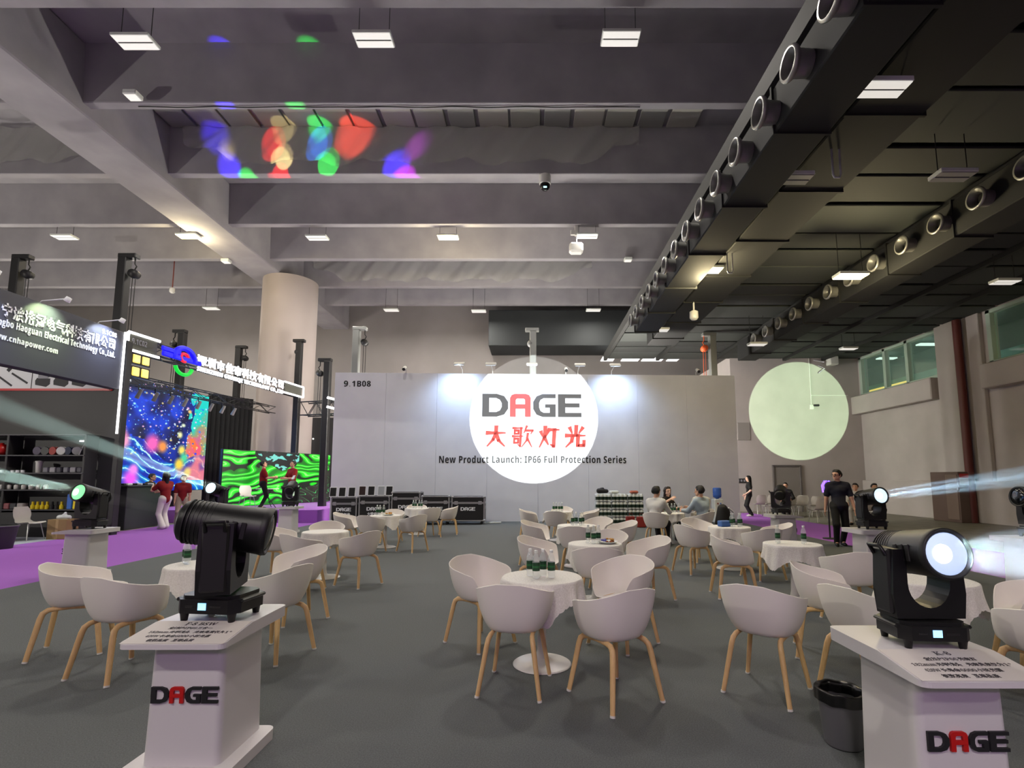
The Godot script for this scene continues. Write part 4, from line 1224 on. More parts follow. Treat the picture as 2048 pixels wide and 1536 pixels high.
# ---------------------------------------------------------------- chairs, tables, bottles
func shell_point(a: float, s: float, inset: float) -> Vector3:
	# a: angle from the front edge round to the back and on; s: 0 pan centre ... 1 rim
	var d := absf(wrapf(a, -PI, PI))
	var deg := rad_to_deg(d)
	var rim := 0.452 + 0.205 * smoothstep(20.0, 54.0, deg) + 0.133 * clampf((deg - 50.0) / 118.0, 0.0, 1.0)
	var ca := cos(a)
	var sa := sin(a)
	var e := 0.78
	var dir := Vector3(signf(sa) * pow(absf(sa), e), 0, -signf(ca) * pow(absf(ca), e))
	var pan := Vector3(dir.x * 0.19, 0.425, dir.z * 0.19 - 0.03)
	var top := Vector3(dir.x * 0.295, rim, dir.z * (0.265 if ca < 0.0 else 0.25))
	if s < 0.4:
		var k := s / 0.4
		return Vector3(pan.x * k, 0.425 + inset - 0.012 * (1.0 - k * k), lerpf(-0.03, pan.z, k))
	var k := (s - 0.4) / 0.6
	var hz := sin(k * PI / 2)
	var vt := 1.0 - cos(k * PI / 2)
	hz = lerpf(hz, k, 0.42)
	vt = lerpf(vt, k, 0.4)
	return Vector3(lerpf(pan.x, top.x, hz) * (1.0 - inset * 2.2), lerpf(0.425 + inset, rim, vt), lerpf(pan.z, top.z, hz) * (1.0 - inset * 2.2))

func make_chair() -> Node3D:
	var t := thing("shell_chair", "", "chair")
	var g := G.new()
	g.sheet(func(u: float, v: float) -> Vector3: return shell_point(u * TAU, v, 0.0), 56, 16, true)
	g.sheet(func(u: float, v: float) -> Vector3: return shell_point(u * TAU, v, 0.011), 56, 16, true, true)
	g.sheet(func(u: float, v: float) -> Vector3: return shell_point(u * TAU, 1.0, 0.0).lerp(shell_point(u * TAU, 1.0, 0.011), v) + Vector3(0, 0.004 * sin(v * PI), 0), 56, 2, true)
	var plastic := mat("chair shell", Color(0.92, 0.90, 0.87), 0.5)
	part("shell", g, plastic, t)
	var wood := mat("chair oak", Color(1, 1, 1), 0.45)
	wood.albedo_texture = noise_tex(0.05, Color(0.80, 0.65, 0.44), Color(0.88, 0.74, 0.53), 256, 4, false, 12)
	wood.uv1_triplanar = true
	wood.uv1_scale = Vector3(6, 0.8, 6)
	var cap := mat("foot white", Color(0.85, 0.84, 0.82), 0.5)
	for sx in [-1.0, 1.0]:
		for sz in [-1.0, 1.0]:
			var pts := [Vector3(sx * 0.225, 0.012, sz * 0.245), Vector3(sx * 0.195, 0.2, sz * 0.215), Vector3(sx * 0.172, 0.345, sz * 0.192), Vector3(sx * 0.164, 0.385, sz * 0.18), Vector3(sx * 0.155, 0.408, sz * 0.15), Vector3(sx * 0.15, 0.415, sz * 0.1), Vector3(sx * 0.148, 0.417, 0.0)]
			part("leg", G.new().tube(pts, [0.0195, 0.022, 0.0235, 0.0235, 0.022, 0.019, 0.0175], 10, true, 0.78), wood, t)
			part("foot_cap", G.new().tube([Vector3(sx * 0.2275, 0.0, sz * 0.2475), Vector3(sx * 0.2255, 0.014, sz * 0.2455)], 0.0205, 10, true, 0.82), cap, t)
	return t

func make_table() -> Node3D:
	var t := thing("pedestal_table", "", "table")
	var white := mat("table white", Color(0.84, 0.83, 0.81), 0.3)
	part("base", G.new().lathe([Vector2(0, 0), Vector2(0.245, 0), Vector2(0.247, 0.006), Vector2(0.235, 0.014), Vector2(0.1, 0.03), Vector2(0.05, 0.06)], 40), white, t)
	part("stem", G.new().lathe([Vector2(0.055, 0.05), Vector2(0.04, 0.12), Vector2(0.034, 0.3), Vector2(0.034, 0.55), Vector2(0.05, 0.66), Vector2(0.12, 0.695)], 24), white, t)
	part("top", G.new().lathe([Vector2(0.0, 0.69), Vector2(0.32, 0.69), Vector2(0.335, 0.7), Vector2(0.33, 0.712), Vector2(0.0, 0.714)], 40), white, t)
	return t

func cloth_mesh(sd: float) -> ArrayMesh:
	var f := func(u: float, v: float) -> Vector3:
		var a := u * TAU
		var r0 := 0.338
		var q := 0.52 / maxf(absf(cos(a + sd)), absf(sin(a + sd)))
		var hang := minf(q, 0.66) - r0
		if v < 0.35:
			var k := v / 0.35
			return Vector3(cos(a) * r0 * k, 0.7185, sin(a) * r0 * k)
		var k := (v - 0.35) / 0.65
		var drop := hang * k
		var fold := (0.018 * sin(a * 9.0 + sd * 7.0) + 0.012 * sin(a * 16.0 + sd * 3.0)) * k + 0.02 * cos(4.0 * (a + sd) + PI) * k
		var r := r0 + 0.012 * minf(k * 8.0, 1.0) + fold + 0.03 * k * k
		var y := 0.7185 - maxf(0.0, drop - 0.008) * 0.96
		if k > 0.97:
			y -= 0.012 * absf(sin(a * 26.0))
		return Vector3(cos(a) * r, y, sin(a) * r)
	return G.new().sheet(f, 144, 26, true).mesh()

func make_bottle() -> Node3D:
	var t := thing("water_bottle", "", "bottle")
	var clear := mat("bottle plastic", Color(0.92, 0.97, 0.95, 0.22), 0.08)
	clear.transparency = BaseMaterial3D.TRANSPARENCY_ALPHA
	part("body", G.new().lathe([Vector2(0, 0.004), Vector2(0.026, 0), Vector2(0.031, 0.008), Vector2(0.029, 0.03), Vector2(0.031, 0.045), Vector2(0.031, 0.15), Vector2(0.028, 0.165), Vector2(0.016, 0.195), Vector2(0.013, 0.205), Vector2(0.013, 0.212)], 18), clear, t)
	part("label", G.new().lathe([Vector2(0.0318, 0.062), Vector2(0.0322, 0.064), Vector2(0.0322, 0.128), Vector2(0.0318, 0.13)], 18), mat("label green", Color(0.03, 0.23, 0.12), 0.4), t)
	part("label_print", G.new().lathe([Vector2(0.0325, 0.088), Vector2(0.0325, 0.104)], 18), mat("label print", Color(0.12, 0.40, 0.20), 0.45), t)
	part("cap", G.new().lathe([Vector2(0.0148, 0.207), Vector2(0.0152, 0.226), Vector2(0.013, 0.23), Vector2(0, 0.23)], 14), mat("cap white", Color(0.88, 0.9, 0.88), 0.4), t)
	return t

# table: place, name used in labels, tablecloth corner angle
const TABLES := [
	[Vector3(0.08, 0, -4.40), "nearest centre table", 0.5, "nearest_centre"],
	[Vector3(0.81, 0, -6.62), "second centre table", 0.9, "second_centre"],
	[Vector3(0.80, 0, -9.15), "third centre table", 0.2, "third_centre"],
	[Vector3(0.66, 0, -12.9), "farthest centre table", 0.6, "far_centre"],
	[Vector3(-3.22, 0, -5.05), "nearest left table", 0.75, "nearest_left"],
	[Vector3(-3.30, 0, -8.10), "second left table", 0.1, "second_left"],
	[Vector3(-3.36, 0, -11.6), "third left table", 0.45, "third_left"],
	[Vector3(-3.25, 0, -14.3), "farthest left table", 0.8, "far_left"],
	[Vector3(3.30, 0, -4.30), "nearest right table", 0.3, "nearest_right"],
	[Vector3(3.36, 0, -6.60), "second right table", 0.55, "second_right"],
	[Vector3(3.45, 0, -8.90), "third right table", 0.0, "third_right"],
	[Vector3(3.36, 0, -12.4), "farthest right table", 0.35, "far_right"],
]

# chair: table it stands at, x, z, facing away from the table's direction (degrees), what sets it apart
const CHAIRS := [
	[0, -0.13, -3.95, 15.0, "back to the camera, left of two"], [0, 0.59, -3.77, -8.0, "turned left, back to camera, right of two"],
	[0, 0.86, -4.92, 10.0, "on the right, its hollow side in view"], [0, -0.50, -4.95, 0.0, "on the left, half behind the table"],
	[1, 0.75, -5.95, 0.0, "back to the camera"], [1, 0.08, -6.75, -10.0, "on the left side"], [1, 1.52, -6.72, 15.0, "on the right side"], [1, 1.10, -7.45, 0.0, "on the far side"],
	[2, 0.70, -8.40, 0.0, "back to the camera"], [2, 0.06, -9.35, 0.0, "on the left side"], [2, 1.62, -9.25, 10.0, "on the right side, seen from inside"], [2, 1.28, -9.98, 0.0, "on the far right side"],
	[3, 0.55, -12.15, 0.0, "back to the camera"], [3, -0.08, -12.9, 0.0, "on the left side"], [3, 1.42, -12.8, 10.0, "on the right side"], [3, 0.80, -13.7, 0.0, "on the far side"],
	[4, -4.17, -4.72, 8.0, "outermost on the left, beside the purple carpet"], [4, -3.33, -4.22, -9.0, "back to camera, left of the big lamp"], [4, -2.30, -4.62, 8.0, "just right of the big lamp, back to camera"], [4, -2.62, -5.75, 0.0, "behind the big lamp, far right side"],
	[5, -3.27, -7.22, -35.0, "back to the camera, left of two"], [5, -2.56, -7.55, 8.0, "back to the camera, right of two"], [5, -3.62, -8.95, 0.0, "on the far side"], [5, -4.10, -8.20, 0.0, "on the left side"],
	[6, -3.42, -10.75, -12.0, "back to the camera, left of two"], [6, -2.58, -10.95, 5.0, "back to the camera, right of two"], [6, -3.45, -12.45, 0.0, "on the far side"], [6, -4.25, -11.55, 0.0, "on the left side"],
	[7, -2.75, -13.55, 0.0, "back to the camera"], [7, -2.36, -14.25, 10.0, "on the right side"], [7, -3.45, -15.1, 0.0, "on the far side"],
	[8, 1.73, -3.87, 32.0, "off to the left in the open, back to camera"], [8, 2.42, -3.75, -12.0, "behind the right front stand, back to camera"], [8, 2.62, -4.62, 0.0, "on the left side, seen from the side"], [8, 3.42, -3.42, 0.0, "partly cut off by the photo's edge"], [8, 3.98, -4.05, 0.0, "on the right, only its rim in view"],
	[9, 2.68, -6.85, 15.0, "on the left side, its hollow side in view"], [9, 3.45, -5.55, -10.0, "back to the camera, in front of the table"],
	[10, 2.68, -8.55, 0.0, "on the left side near the camera"], [10, 3.62, -8.05, 0.0, "in front of the table, back to the camera"], [10, 3.15, -9.70, 0.0, "on the far left side"], [10, 4.20, -8.80, 0.0, "on the right side"],
	[11, 2.86, -11.75, 12.0, "under the man in the white shirt"], [11, 3.92, -11.8, 0.0, "under the person in the pale blue shirt"], [11, 3.5, -13.2, 0.0, "under the woman with long brown hair"], [11, 4.28, -12.75, 0.0, "carrying the black backpack"],
]

func furniture() -> void:
	var chair := make_chair()
	var first := true
	for c in CHAIRS:
		var tb: Vector3 = TABLES[c[0]][0]
		var at := Vector3(c[1], 0.006, c[2])
		dup(chair, at, face(at, tb) + deg_to_rad(c[3]), "shell chair at the %s, %s" % [TABLES[c[0]][1], c[4]], "shell chairs", first)
		first = false
	var table := make_table()
	var lace := mat("lace cloth", Color(1, 1, 1), 0.75)
	var tex := noise_tex(0.035, Color(0.80, 0.79, 0.76), Color(0.94, 0.93, 0.91), 512, 5, false, 21)
	lace.albedo_texture = tex
	lace.uv1_triplanar = true
	lace.uv1_scale = Vector3.ONE * 3.0
	lace.normal_enabled = true
	lace.normal_texture = noise_tex(0.03, Color.BLACK, Color.WHITE, 512, 5, true, 22)
	lace.normal_scale = 0.8
	var meshes: Array = []
	for k in 4:
		meshes.append(cloth_mesh(0.3 + k * 0.4))
	first = true
	for i in TABLES.size():
		var q: Array = TABLES[i]
		dup(table, q[0] + Vector3(0, 0.006, 0), 0.0, "white pedestal table with round foot under a cloth, the %s" % q[1], "pedestal tables", first)
		first = false
		solid("tablecloth", meshes[i % 4], lace, "cream lace-edged tablecloth draped over the %s" % q[1], "tablecloth", q[0] + Vector3(0, 0.006, 0), q[2], "lace tablecloths")
	# bottles: table, offsets on the top
	var bot := make_bottle()
	first = true
	for q in [
		[0, [[-0.1, -0.02], [-0.05, 0.08], [0.01, 0.0], [0.08, 0.06]]], [1, [[-0.08, -0.05], [-0.02, 0.04], [0.05, -0.02]]], [2, [[-0.08, 0.05], [-0.01, -0.03], [0.06, 0.04], [0.11, -0.04]]],
		[3, [[-0.12, 0.02], [-0.05, -0.04], [0.02, 0.03], [0.09, -0.02]]], [4, [[-0.24, -0.05], [-0.17, 0.03]]], [6, [[-0.2, 0.0], [-0.12, 0.05], [-0.06, -0.04]]], [7, [[-0.12, 0.0], [-0.04, 0.05], [0.04, -0.02], [0.12, 0.03]]],
		[9, [[-0.17, -0.02], [0.13, 0.05]]], [10, [[0.02, 0.05], [0.09, -0.04], [0.15, 0.06], [0.2, 0.0]]], [11, [[-0.13, 0.1], [-0.04, 0.0], [0.02, 0.12], [0.12, 0.02], [0.2, 0.08]]]]:
		for k in q[1].size():
			var o: Array = q[1][k]
			var at: Vector3 = TABLES[q[0]][0]
			dup(bot, at + Vector3(o[0], 0.7255, o[1]), k * 1.7, "green-labelled water bottle on the %s, %s of %d from the left" % [TABLES[q[0]][1], ordinal(k), q[1].size()], "water bottles", first)
			first = false
	# snacks and small things on the tables
	var pl := thing("snack_plate", "small plate heaped with wrapped snacks beside bottles on the second centre table", "plate", Vector3(0.97, 0.7255, -6.58))
	part("dish", G.new().lathe([Vector2(0, 0.006), Vector2(0.09, 0.006), Vector2(0.13, 0.028), Vector2(0.132, 0.032)], 24), M["cap white"], pl)
	for i in 9:
		var a := i * 2.4
		part("snack", G.new().box(Vector3(0.06 * cos(a), 0.03 + 0.012 * (i % 3), 0.06 * sin(a)), Vector3(0.055, 0.022, 0.035), 0.009, Basis(Vector3.UP, a)), [mat("snack brown", Color(0.55, 0.3, 0.12), 0.5), mat("snack blue", Color(0.3, 0.3, 0.65), 0.5), mat("snack gold", Color(0.75, 0.55, 0.25), 0.5)][i % 3], pl)
	var pl2 := thing("snack_plate", "plate of orange snacks beside the bottles on the third left table", "plate", Vector3(-3.28, 0.7255, -11.55))
	part("dish", G.new().lathe([Vector2(0, 0.006), Vector2(0.09, 0.006), Vector2(0.13, 0.028), Vector2(0.132, 0.032)], 24), M["cap white"], pl2)
	for i in 6:
		var a := i * 2.4
		part("snack", G.new().box(Vector3(0.05 * cos(a), 0.03 + 0.012 * (i % 3), 0.05 * sin(a)), Vector3(0.055, 0.03, 0.04), 0.009, Basis(Vector3.UP, a)), M["snack gold"], pl2)
	solid("tissue_box", G.new().box(Vector3(0, 0.05, 0), Vector3(0.2, 0.1, 0.12), 0.012), mat("tissue blue", Color(0.25, 0.42, 0.68), 0.5), "blue and white tissue box on the third right table", "box", Vector3(3.36, 0.7255, -8.9), 0.3)
	# rows of white plastic chairs by the end wall
	var pc := plastic_chair()
	first = true
	var rows := [[10.2, -21.4, 0.3], [10.75, -21.2, 0.2], [11.3, -21.3, -0.2], [9.95, -22.2, 0.1], [10.5, -22.3, 0.0], [11.1, -22.2, -0.1], [11.75, -22.0, -0.3], [11.7, -20.9, -0.2], [9.75, -20.9, 1.4], [10.25, -18.2, 0.2], [10.9, -17.9, 0.1], [11.5, -17.6, -0.2]]
	var ww := ["in front, leftmost", "in front, second", "in front, third", "at the back by the dark door, leftmost", "at the back by the dark door, second", "at the back by the dark door, third", "at the back, rightmost", "in front, fourth", "standing apart beside the woman in black", "nearer the camera behind the man in navy, left", "nearer the camera behind the man in navy, middle", "nearer the camera behind the man in navy, right"]
	for i in rows.size():
		dup(pc, Vector3(rows[i][0], 0, rows[i][1]), PI * 0.0 + rows[i][2], "white plastic chair near the end wall, " + ww[i], "white plastic chairs", first)
		first = false
	dup(pc, Vector3(-12.75, 0.008, -12.85), -PI / 2, "white plastic chair seen from the side by the black shelves", "")
	dup(pc, Vector3(-9.4, 0.45, -19.6), 2.4, "white plastic chair on the stage in front of the green screen, right one", "white chairs on the stage")
	dup(pc, Vector3(-10.9, 0.45, -19.3), -2.2, "white plastic chair on the stage in front of the green screen, left one", "white chairs on the stage")
	var rt := thing("round_table", "small white round table between two chairs in front of the green screen", "table", Vector3(-10.2, 0.45, -19.4))
	part("top", G.new().lathe([Vector2(0, 0.7), Vector2(0.4, 0.7), Vector2(0.4, 0.73), Vector2(0, 0.73)], 24, Transform3D(), false), M["table white"], rt)
	for i in 4:
		part("leg", G.new().tube([Vector3(0.35 * cos(i * PI / 2), 0, 0.35 * sin(i * PI / 2)), Vector3(-0.2 * cos(i * PI / 2), 0.7, -0.2 * sin(i * PI / 2))], 0.014, 6), M["ink black"], rt)
	var wt := thing("cloth_table", "white covered table cut off by the left edge of the photo", "table", Vector3(-13.75, 0.008, -12.2))
	part("top", G.new().box(Vector3(0, 0.72, 0), Vector3(0.7, 0.04, 0.7), 0.01), M["table white"], wt)
	part("cover", G.new().box(Vector3(0, 0.6, 0), Vector3(0.76, 0.3, 0.76), 0.03), M["cap white"], wt)
	for i in 4:
		part("leg", G.new().tube([Vector3([-0.3, 0.3, 0.3, -0.3][i], 0, [-0.3, -0.3, 0.3, 0.3][i]), Vector3([-0.3, 0.3, 0.3, -0.3][i], 0.7, [-0.3, -0.3, 0.3, 0.3][i])], 0.02, 6), M["silver"], wt)

func plastic_chair() -> Node3D:
	var t := thing("plastic_chair", "", "chair")
	var white := mat("chair white", Color(0.88, 0.87, 0.84), 0.4)
	var prof := [Vector2(-0.22, 0.43), Vector2(-0.2, 0.452), Vector2(-0.1, 0.448), Vector2(0.05, 0.435), Vector2(0.13, 0.445), Vector2(0.18, 0.49), Vector2(0.2, 0.56), Vector2(0.215, 0.66), Vector2(0.245, 0.78), Vector2(0.27, 0.84)]
	var f := func(u: float, v: float) -> Vector3:
		var k := v * 9.0
		var i := mini(int(k), 8)
		var p: Vector2 = prof[i].lerp(prof[i + 1], k - i)
		var w := 0.225 - (0.05 * smoothstep(0.8, 1.0, v)) - 0.03 * smoothstep(0.45, 0.6, v) * (1.0 - smoothstep(0.6, 0.75, v))
		var x := (u * 2.0 - 1.0) * w
		return Vector3(x, p.y + 0.018 * pow(u * 2.0 - 1.0, 2.0) * (1.0 - v), p.x - 0.03 * pow(u * 2.0 - 1.0, 2.0) * v)
	var g := G.new()
	g.sheet(f, 14, 27)
	g.sheet(func(u: float, v: float) -> Vector3: return f.call(u, v) + Vector3(0, -0.01 * (1.0 - v), 0.012 * v), 14, 27, false, true)
	part("seat_shell", g, white, t)
	for sx in [-1.0, 1.0]:
		for sz in [-1.0, 1.0]:
			part("leg", G.new().tube([Vector3(sx * 0.23, 0, sz * 0.23 + 0.02), Vector3(sx * 0.16, 0.41, sz * 0.14), Vector3(sx * 0.05, 0.43, sz * 0.1)], 0.012, 6), mat("chair steel", Color(0.75, 0.75, 0.74), 0.3, 0.6), t)
	return t

# ---------------------------------------------------------------- demonstration stands and moving lamps
func podium(label: String, at: Vector3, turn: float, lines: Array) -> Node3D:
	mat("print grey", Color(0.30, 0.29, 0.29), 0.7)
	var t := thing("display_stand", label, "display stand", at, turn, "white display stands")
	var white := mat("stand lacquer", Color(0.83, 0.82, 0.82), 0.4)
	var foot := rrect(0.57, 0.5, 0.05)
	part("foot", G.new().slab(foot, func(_w: Vector2) -> float: return 0.06, 0.0), white, t)
	var g := G.new()
	g.sheet(func(u: float, v: float) -> Vector3:
		var p := rrect(0.385, 0.4, 0.035, 0.0, -0.02, 4)
		var k: Vector2 = p[int(round(u * p.size())) % p.size()]
		var s := lerpf(1.06, 1.0, v)
		return Vector3(k.x * s, lerpf(0.058, 0.692, v), k.y * s), 20, 1, true)
	part("body", g, white, t)
	var cap := rrect(0.545, 0.67, 0.04, 0.0, -0.01)
	part("cap", G.new().slab(cap, func(w: Vector2) -> float: return 0.752 - maxf(0.0, w.y - 0.06) * 0.15, 0.688, [0.06]), white, t)
	logo(t, 0.082, 0.012, Transform3D(Basis(), Vector3(-0.17, 0.375, 0.186)), M["ink black"], M["logo red"])
	# printed sheet on the sloping lip
	var slope := -atan(0.15)
	var bs := Basis(Vector3.RIGHT, -PI / 2 - slope)
	var o := Vector3(0, 0.7535, 0.06)
	var paper := mat("paper", Color(0.84, 0.82, 0.79), 0.7)
	part("printed_sheet", G.new().box(o + bs * Vector3(0, -0.125, 0), Vector3(0.53, 0.27, 0.0012), 0.0, bs), paper, t)
	if lines:
		var ink: Material = M["print grey"]
		var y := -0.048
		for i in lines.size():
			var q: Array = lines[i]
			var h: float = 0.042 if i == 0 else 0.029
			var x: float = -q[0] * 0.5
			var xf := Transform3D(bs, o + bs * Vector3(x, y, 0.0012))
			for seg in q[1]:
				var w := 0.0
				if STROKES.has(seg[0]):
					var c := G.new()
					w = hanzi(c, seg, h * 0.9, h * 0.8, 0.0036, 0.0006, xf, false, 0.18)
					part("printed_line", c, ink, t)
				else:
					var n: float = seg.length() * h * (0.72 if seg.ends_with("mm") else 0.58)
					w = n + 0.006
					latin("printed_line", seg, h * 0.8, n, 0.0006, ink, t, xf, true)
				xf.origin += bs * Vector3(w, 0, 0)
			y -= 0.047
	return t

func moving_head(label: String, at: Vector3, turn: float, tilt: float, s: float, lit: Color, power: float) -> Node3D:
	# base turned by «turn»; the head looks along local +z, raised by «tilt»
	var t := thing("moving_head_lamp", label, "stage lamp", at, turn, "moving head lamps")
	var blk := mat("lamp black", Color(0.045, 0.045, 0.05), 0.42)
	var dk := mat("lamp charcoal", Color(0.085, 0.082, 0.085), 0.5)
	var K := Transform3D(Basis.from_scale(Vector3.ONE * s), Vector3.ZERO)
	var plan := PackedVector2Array([Vector2(-0.2, -0.1), Vector2(-0.15, -0.15), Vector2(0.15, -0.15), Vector2(0.2, -0.1), Vector2(0.2, 0.1), Vector2(0.15, 0.15), Vector2(-0.15, 0.15), Vector2(-0.2, 0.1)])
	var base := G.new()
	base.slab(plan, func(_w: Vector2) -> float: return 0.13, 0.05)
	var small := PackedVector2Array()
	for p in plan:
		small.append(p * 0.9)
	base.slab(small, func(_w: Vector2) -> float: return 0.15, 0.13)
	base.box(Vector3(0, 0.12, 0), Vector3(0.43, 0.022, 0.22), 0.008)
	part("base", base, blk, t, K)
	for sx in [-1.0, 1.0]:
		for sz in [-1.0, 1.0]:
			part("foot", G.new().lathe([Vector2(0, 0), Vector2(0.018, 0), Vector2(0.026, 0.055)], 10, Transform3D(Basis(), Vector3(sx * 0.15, 0, sz * 0.11))), blk, t, K)
	part("display", G.new().box(Vector3(-0.01, 0.092, 0.151), Vector3(0.05, 0.04, 0.004)), glow("display glow", Color(0.45, 0.75, 1.0), 1.4), t, K)
	part("button_row", G.new().box(Vector3(0.075, 0.09, 0.151), Vector3(0.07, 0.012, 0.005), 0.002), dk, t, K)
	part("button_row", G.new().box(Vector3(-0.09, 0.09, 0.151), Vector3(0.05, 0.012, 0.005), 0.002), dk, t, K)
	return t

func yoke(t: Node3D, pan: float, tilt: float, s: float, lit: Color, power: float) -> void:
	var blk: Material = M["lamp black"]
	var dk: Material = M["lamp charcoal"]
	var P := Transform3D(Basis(Vector3.UP, pan) * Basis.from_scale(Vector3.ONE * s), Vector3.ZERO)
	var w := 0.2
	var g := G.new()
	# U seen from the front, rounded opening
	var out := PackedVector2Array([Vector2(-w, 0.16), Vector2(w, 0.16), Vector2(w + 0.015, 0.3), Vector2(w, 0.56), Vector2(w - 0.075, 0.56)])
	for i in 13:
		var a := -PI * i / 12.0
		out.append(Vector2((w - 0.075) * cos(a), 0.36 + 0.14 * sin(a)))
	out.append(Vector2(-w + 0.075, 0.56))
	out.append(Vector2(-w, 0.56))
	out.append(Vector2(-w - 0.015, 0.3))
	g.prism(out, -0.088, 0.088)
	var yk := part("yoke", g, blk, t, P)
	for sx in [-1.0, 1.0]:
		part("arm_cover", G.new().box(Vector3(sx * (w + 0.006), 0.37, 0), Vector3(0.03, 0.38, 0.14), 0.012), dk, t, P)
		part("handle", G.new().tube([Vector3(sx * (w + 0.02), 0.52, -0.05), Vector3(sx * (w + 0.05), 0.575, -0.05), Vector3(sx * (w + 0.05), 0.575, 0.05), Vector3(sx * (w + 0.02), 0.52, 0.05)], 0.012, 8), blk, yk)
	var H := P * Transform3D(Basis(Vector3.RIGHT, -tilt), Vector3(0, 0.53, 0)) * Transform3D(Basis(Vector3.RIGHT, PI / 2), Vector3.ZERO)
	# head: axis along local y after the turn (y -> +z)
	var hd := G.new()
	hd.lathe([Vector2(0, -0.25), Vector2(0.085, -0.25), Vector2(0.115, -0.23), Vector2(0.128, -0.16), Vector2(0.132, 0.0), Vector2(0.136, 0.12), Vector2(0.142, 0.2), Vector2(0.142, 0.235), Vector2(0.132, 0.245)], 28)
	var hd_part := part("head", hd, blk, t, H)
	var fins := G.new()
	for i in 7:
		fins.lathe([Vector2(0.1, -0.204 + 0.022 * i), Vector2(0.132, -0.203 + 0.022 * i), Vector2(0.132, -0.197 + 0.022 * i), Vector2(0.1, -0.196 + 0.022 * i)], 28, Transform3D(), false)
	for k in 2:
		for i in 3:
			fins.box(Vector3(0.136 * (1 - 2 * k), 0.02 + 0.05 * i, 0), Vector3(0.012, 0.03, 0.1), 0.004)
	part("cooling_fins", fins, dk, hd_part)
	part("front_rim", G.new().lathe([Vector2(0.118, 0.238), Vector2(0.13, 0.25), Vector2(0.142, 0.246), Vector2(0.146, 0.225), Vector2(0.142, 0.205)], 32), dk, hd_part)
	var lens: Material
	if power > 0.0:
		lens = glow("lens %s" % lit.to_html(), lit, power)
	else:
		lens = mat("dark lens", Color(0.05, 0.06, 0.07), 0.08)
	part("lens", G.new().lathe([Vector2(0.12, 0.232), Vector2(0.1, 0.243), Vector2(0.06, 0.25), Vector2(0, 0.252)], 32), lens, hd_part)
	if power > 0.0:
		part("lamp_core", G.new().lathe([Vector2(0.055, 0.249), Vector2(0.04, 0.256), Vector2(0, 0.26)], 20, Transform3D(Basis(), Vector3(-0.03, 0, 0))), glow("lamp core", Color(1, 1, 1), 2.4), hd_part)

func beam(label: String, a: Vector3, d: Vector3, length: float, r0: float, r1: float, dens: float, c: Color, e: float, half: float) -> void:
	# haze lit by the lamp's own narrow beam
	d = d.normalized()
	var grow := (r1 - r0) / length
	var back := r0 / grow
	var fog := FogVolume.new()
	fog.name = numbered("light_haze")
	fog.shape = RenderingServer.FOG_VOLUME_SHAPE_CONE
	var L := length + back
	fog.size = Vector3(2.4 * grow * L, L, 2.4 * grow * L)
	var fm := FogMaterial.new()
	fm.resource_name = "haze"
	fm.albedo = Color(1, 1, 1)
	fm.density = dens
	fog.material = fm
	add_child(fog)
	var y := -d
	var x := y.cross(Vector3.UP).normalized()
	fog.transform = Transform3D(Basis(x, y, x.cross(y)), a - d * back + d * L * 0.5)
	tag(fog, label, "light beam")
	fog.set_meta("kind", "stuff")
	for k in 5:
		var o := Vector3.ZERO if k == 4 else (x * cos(k * PI / 2 + 0.4) + x.cross(y) * sin(k * PI / 2 + 0.4)) * r0 * 0.62
		spot("beam_light", a + d * 0.005 + o, a + d * 5.0 + o * (1.0 + 5.0 * grow / r0), c, e, half, 0.5, 0.02)

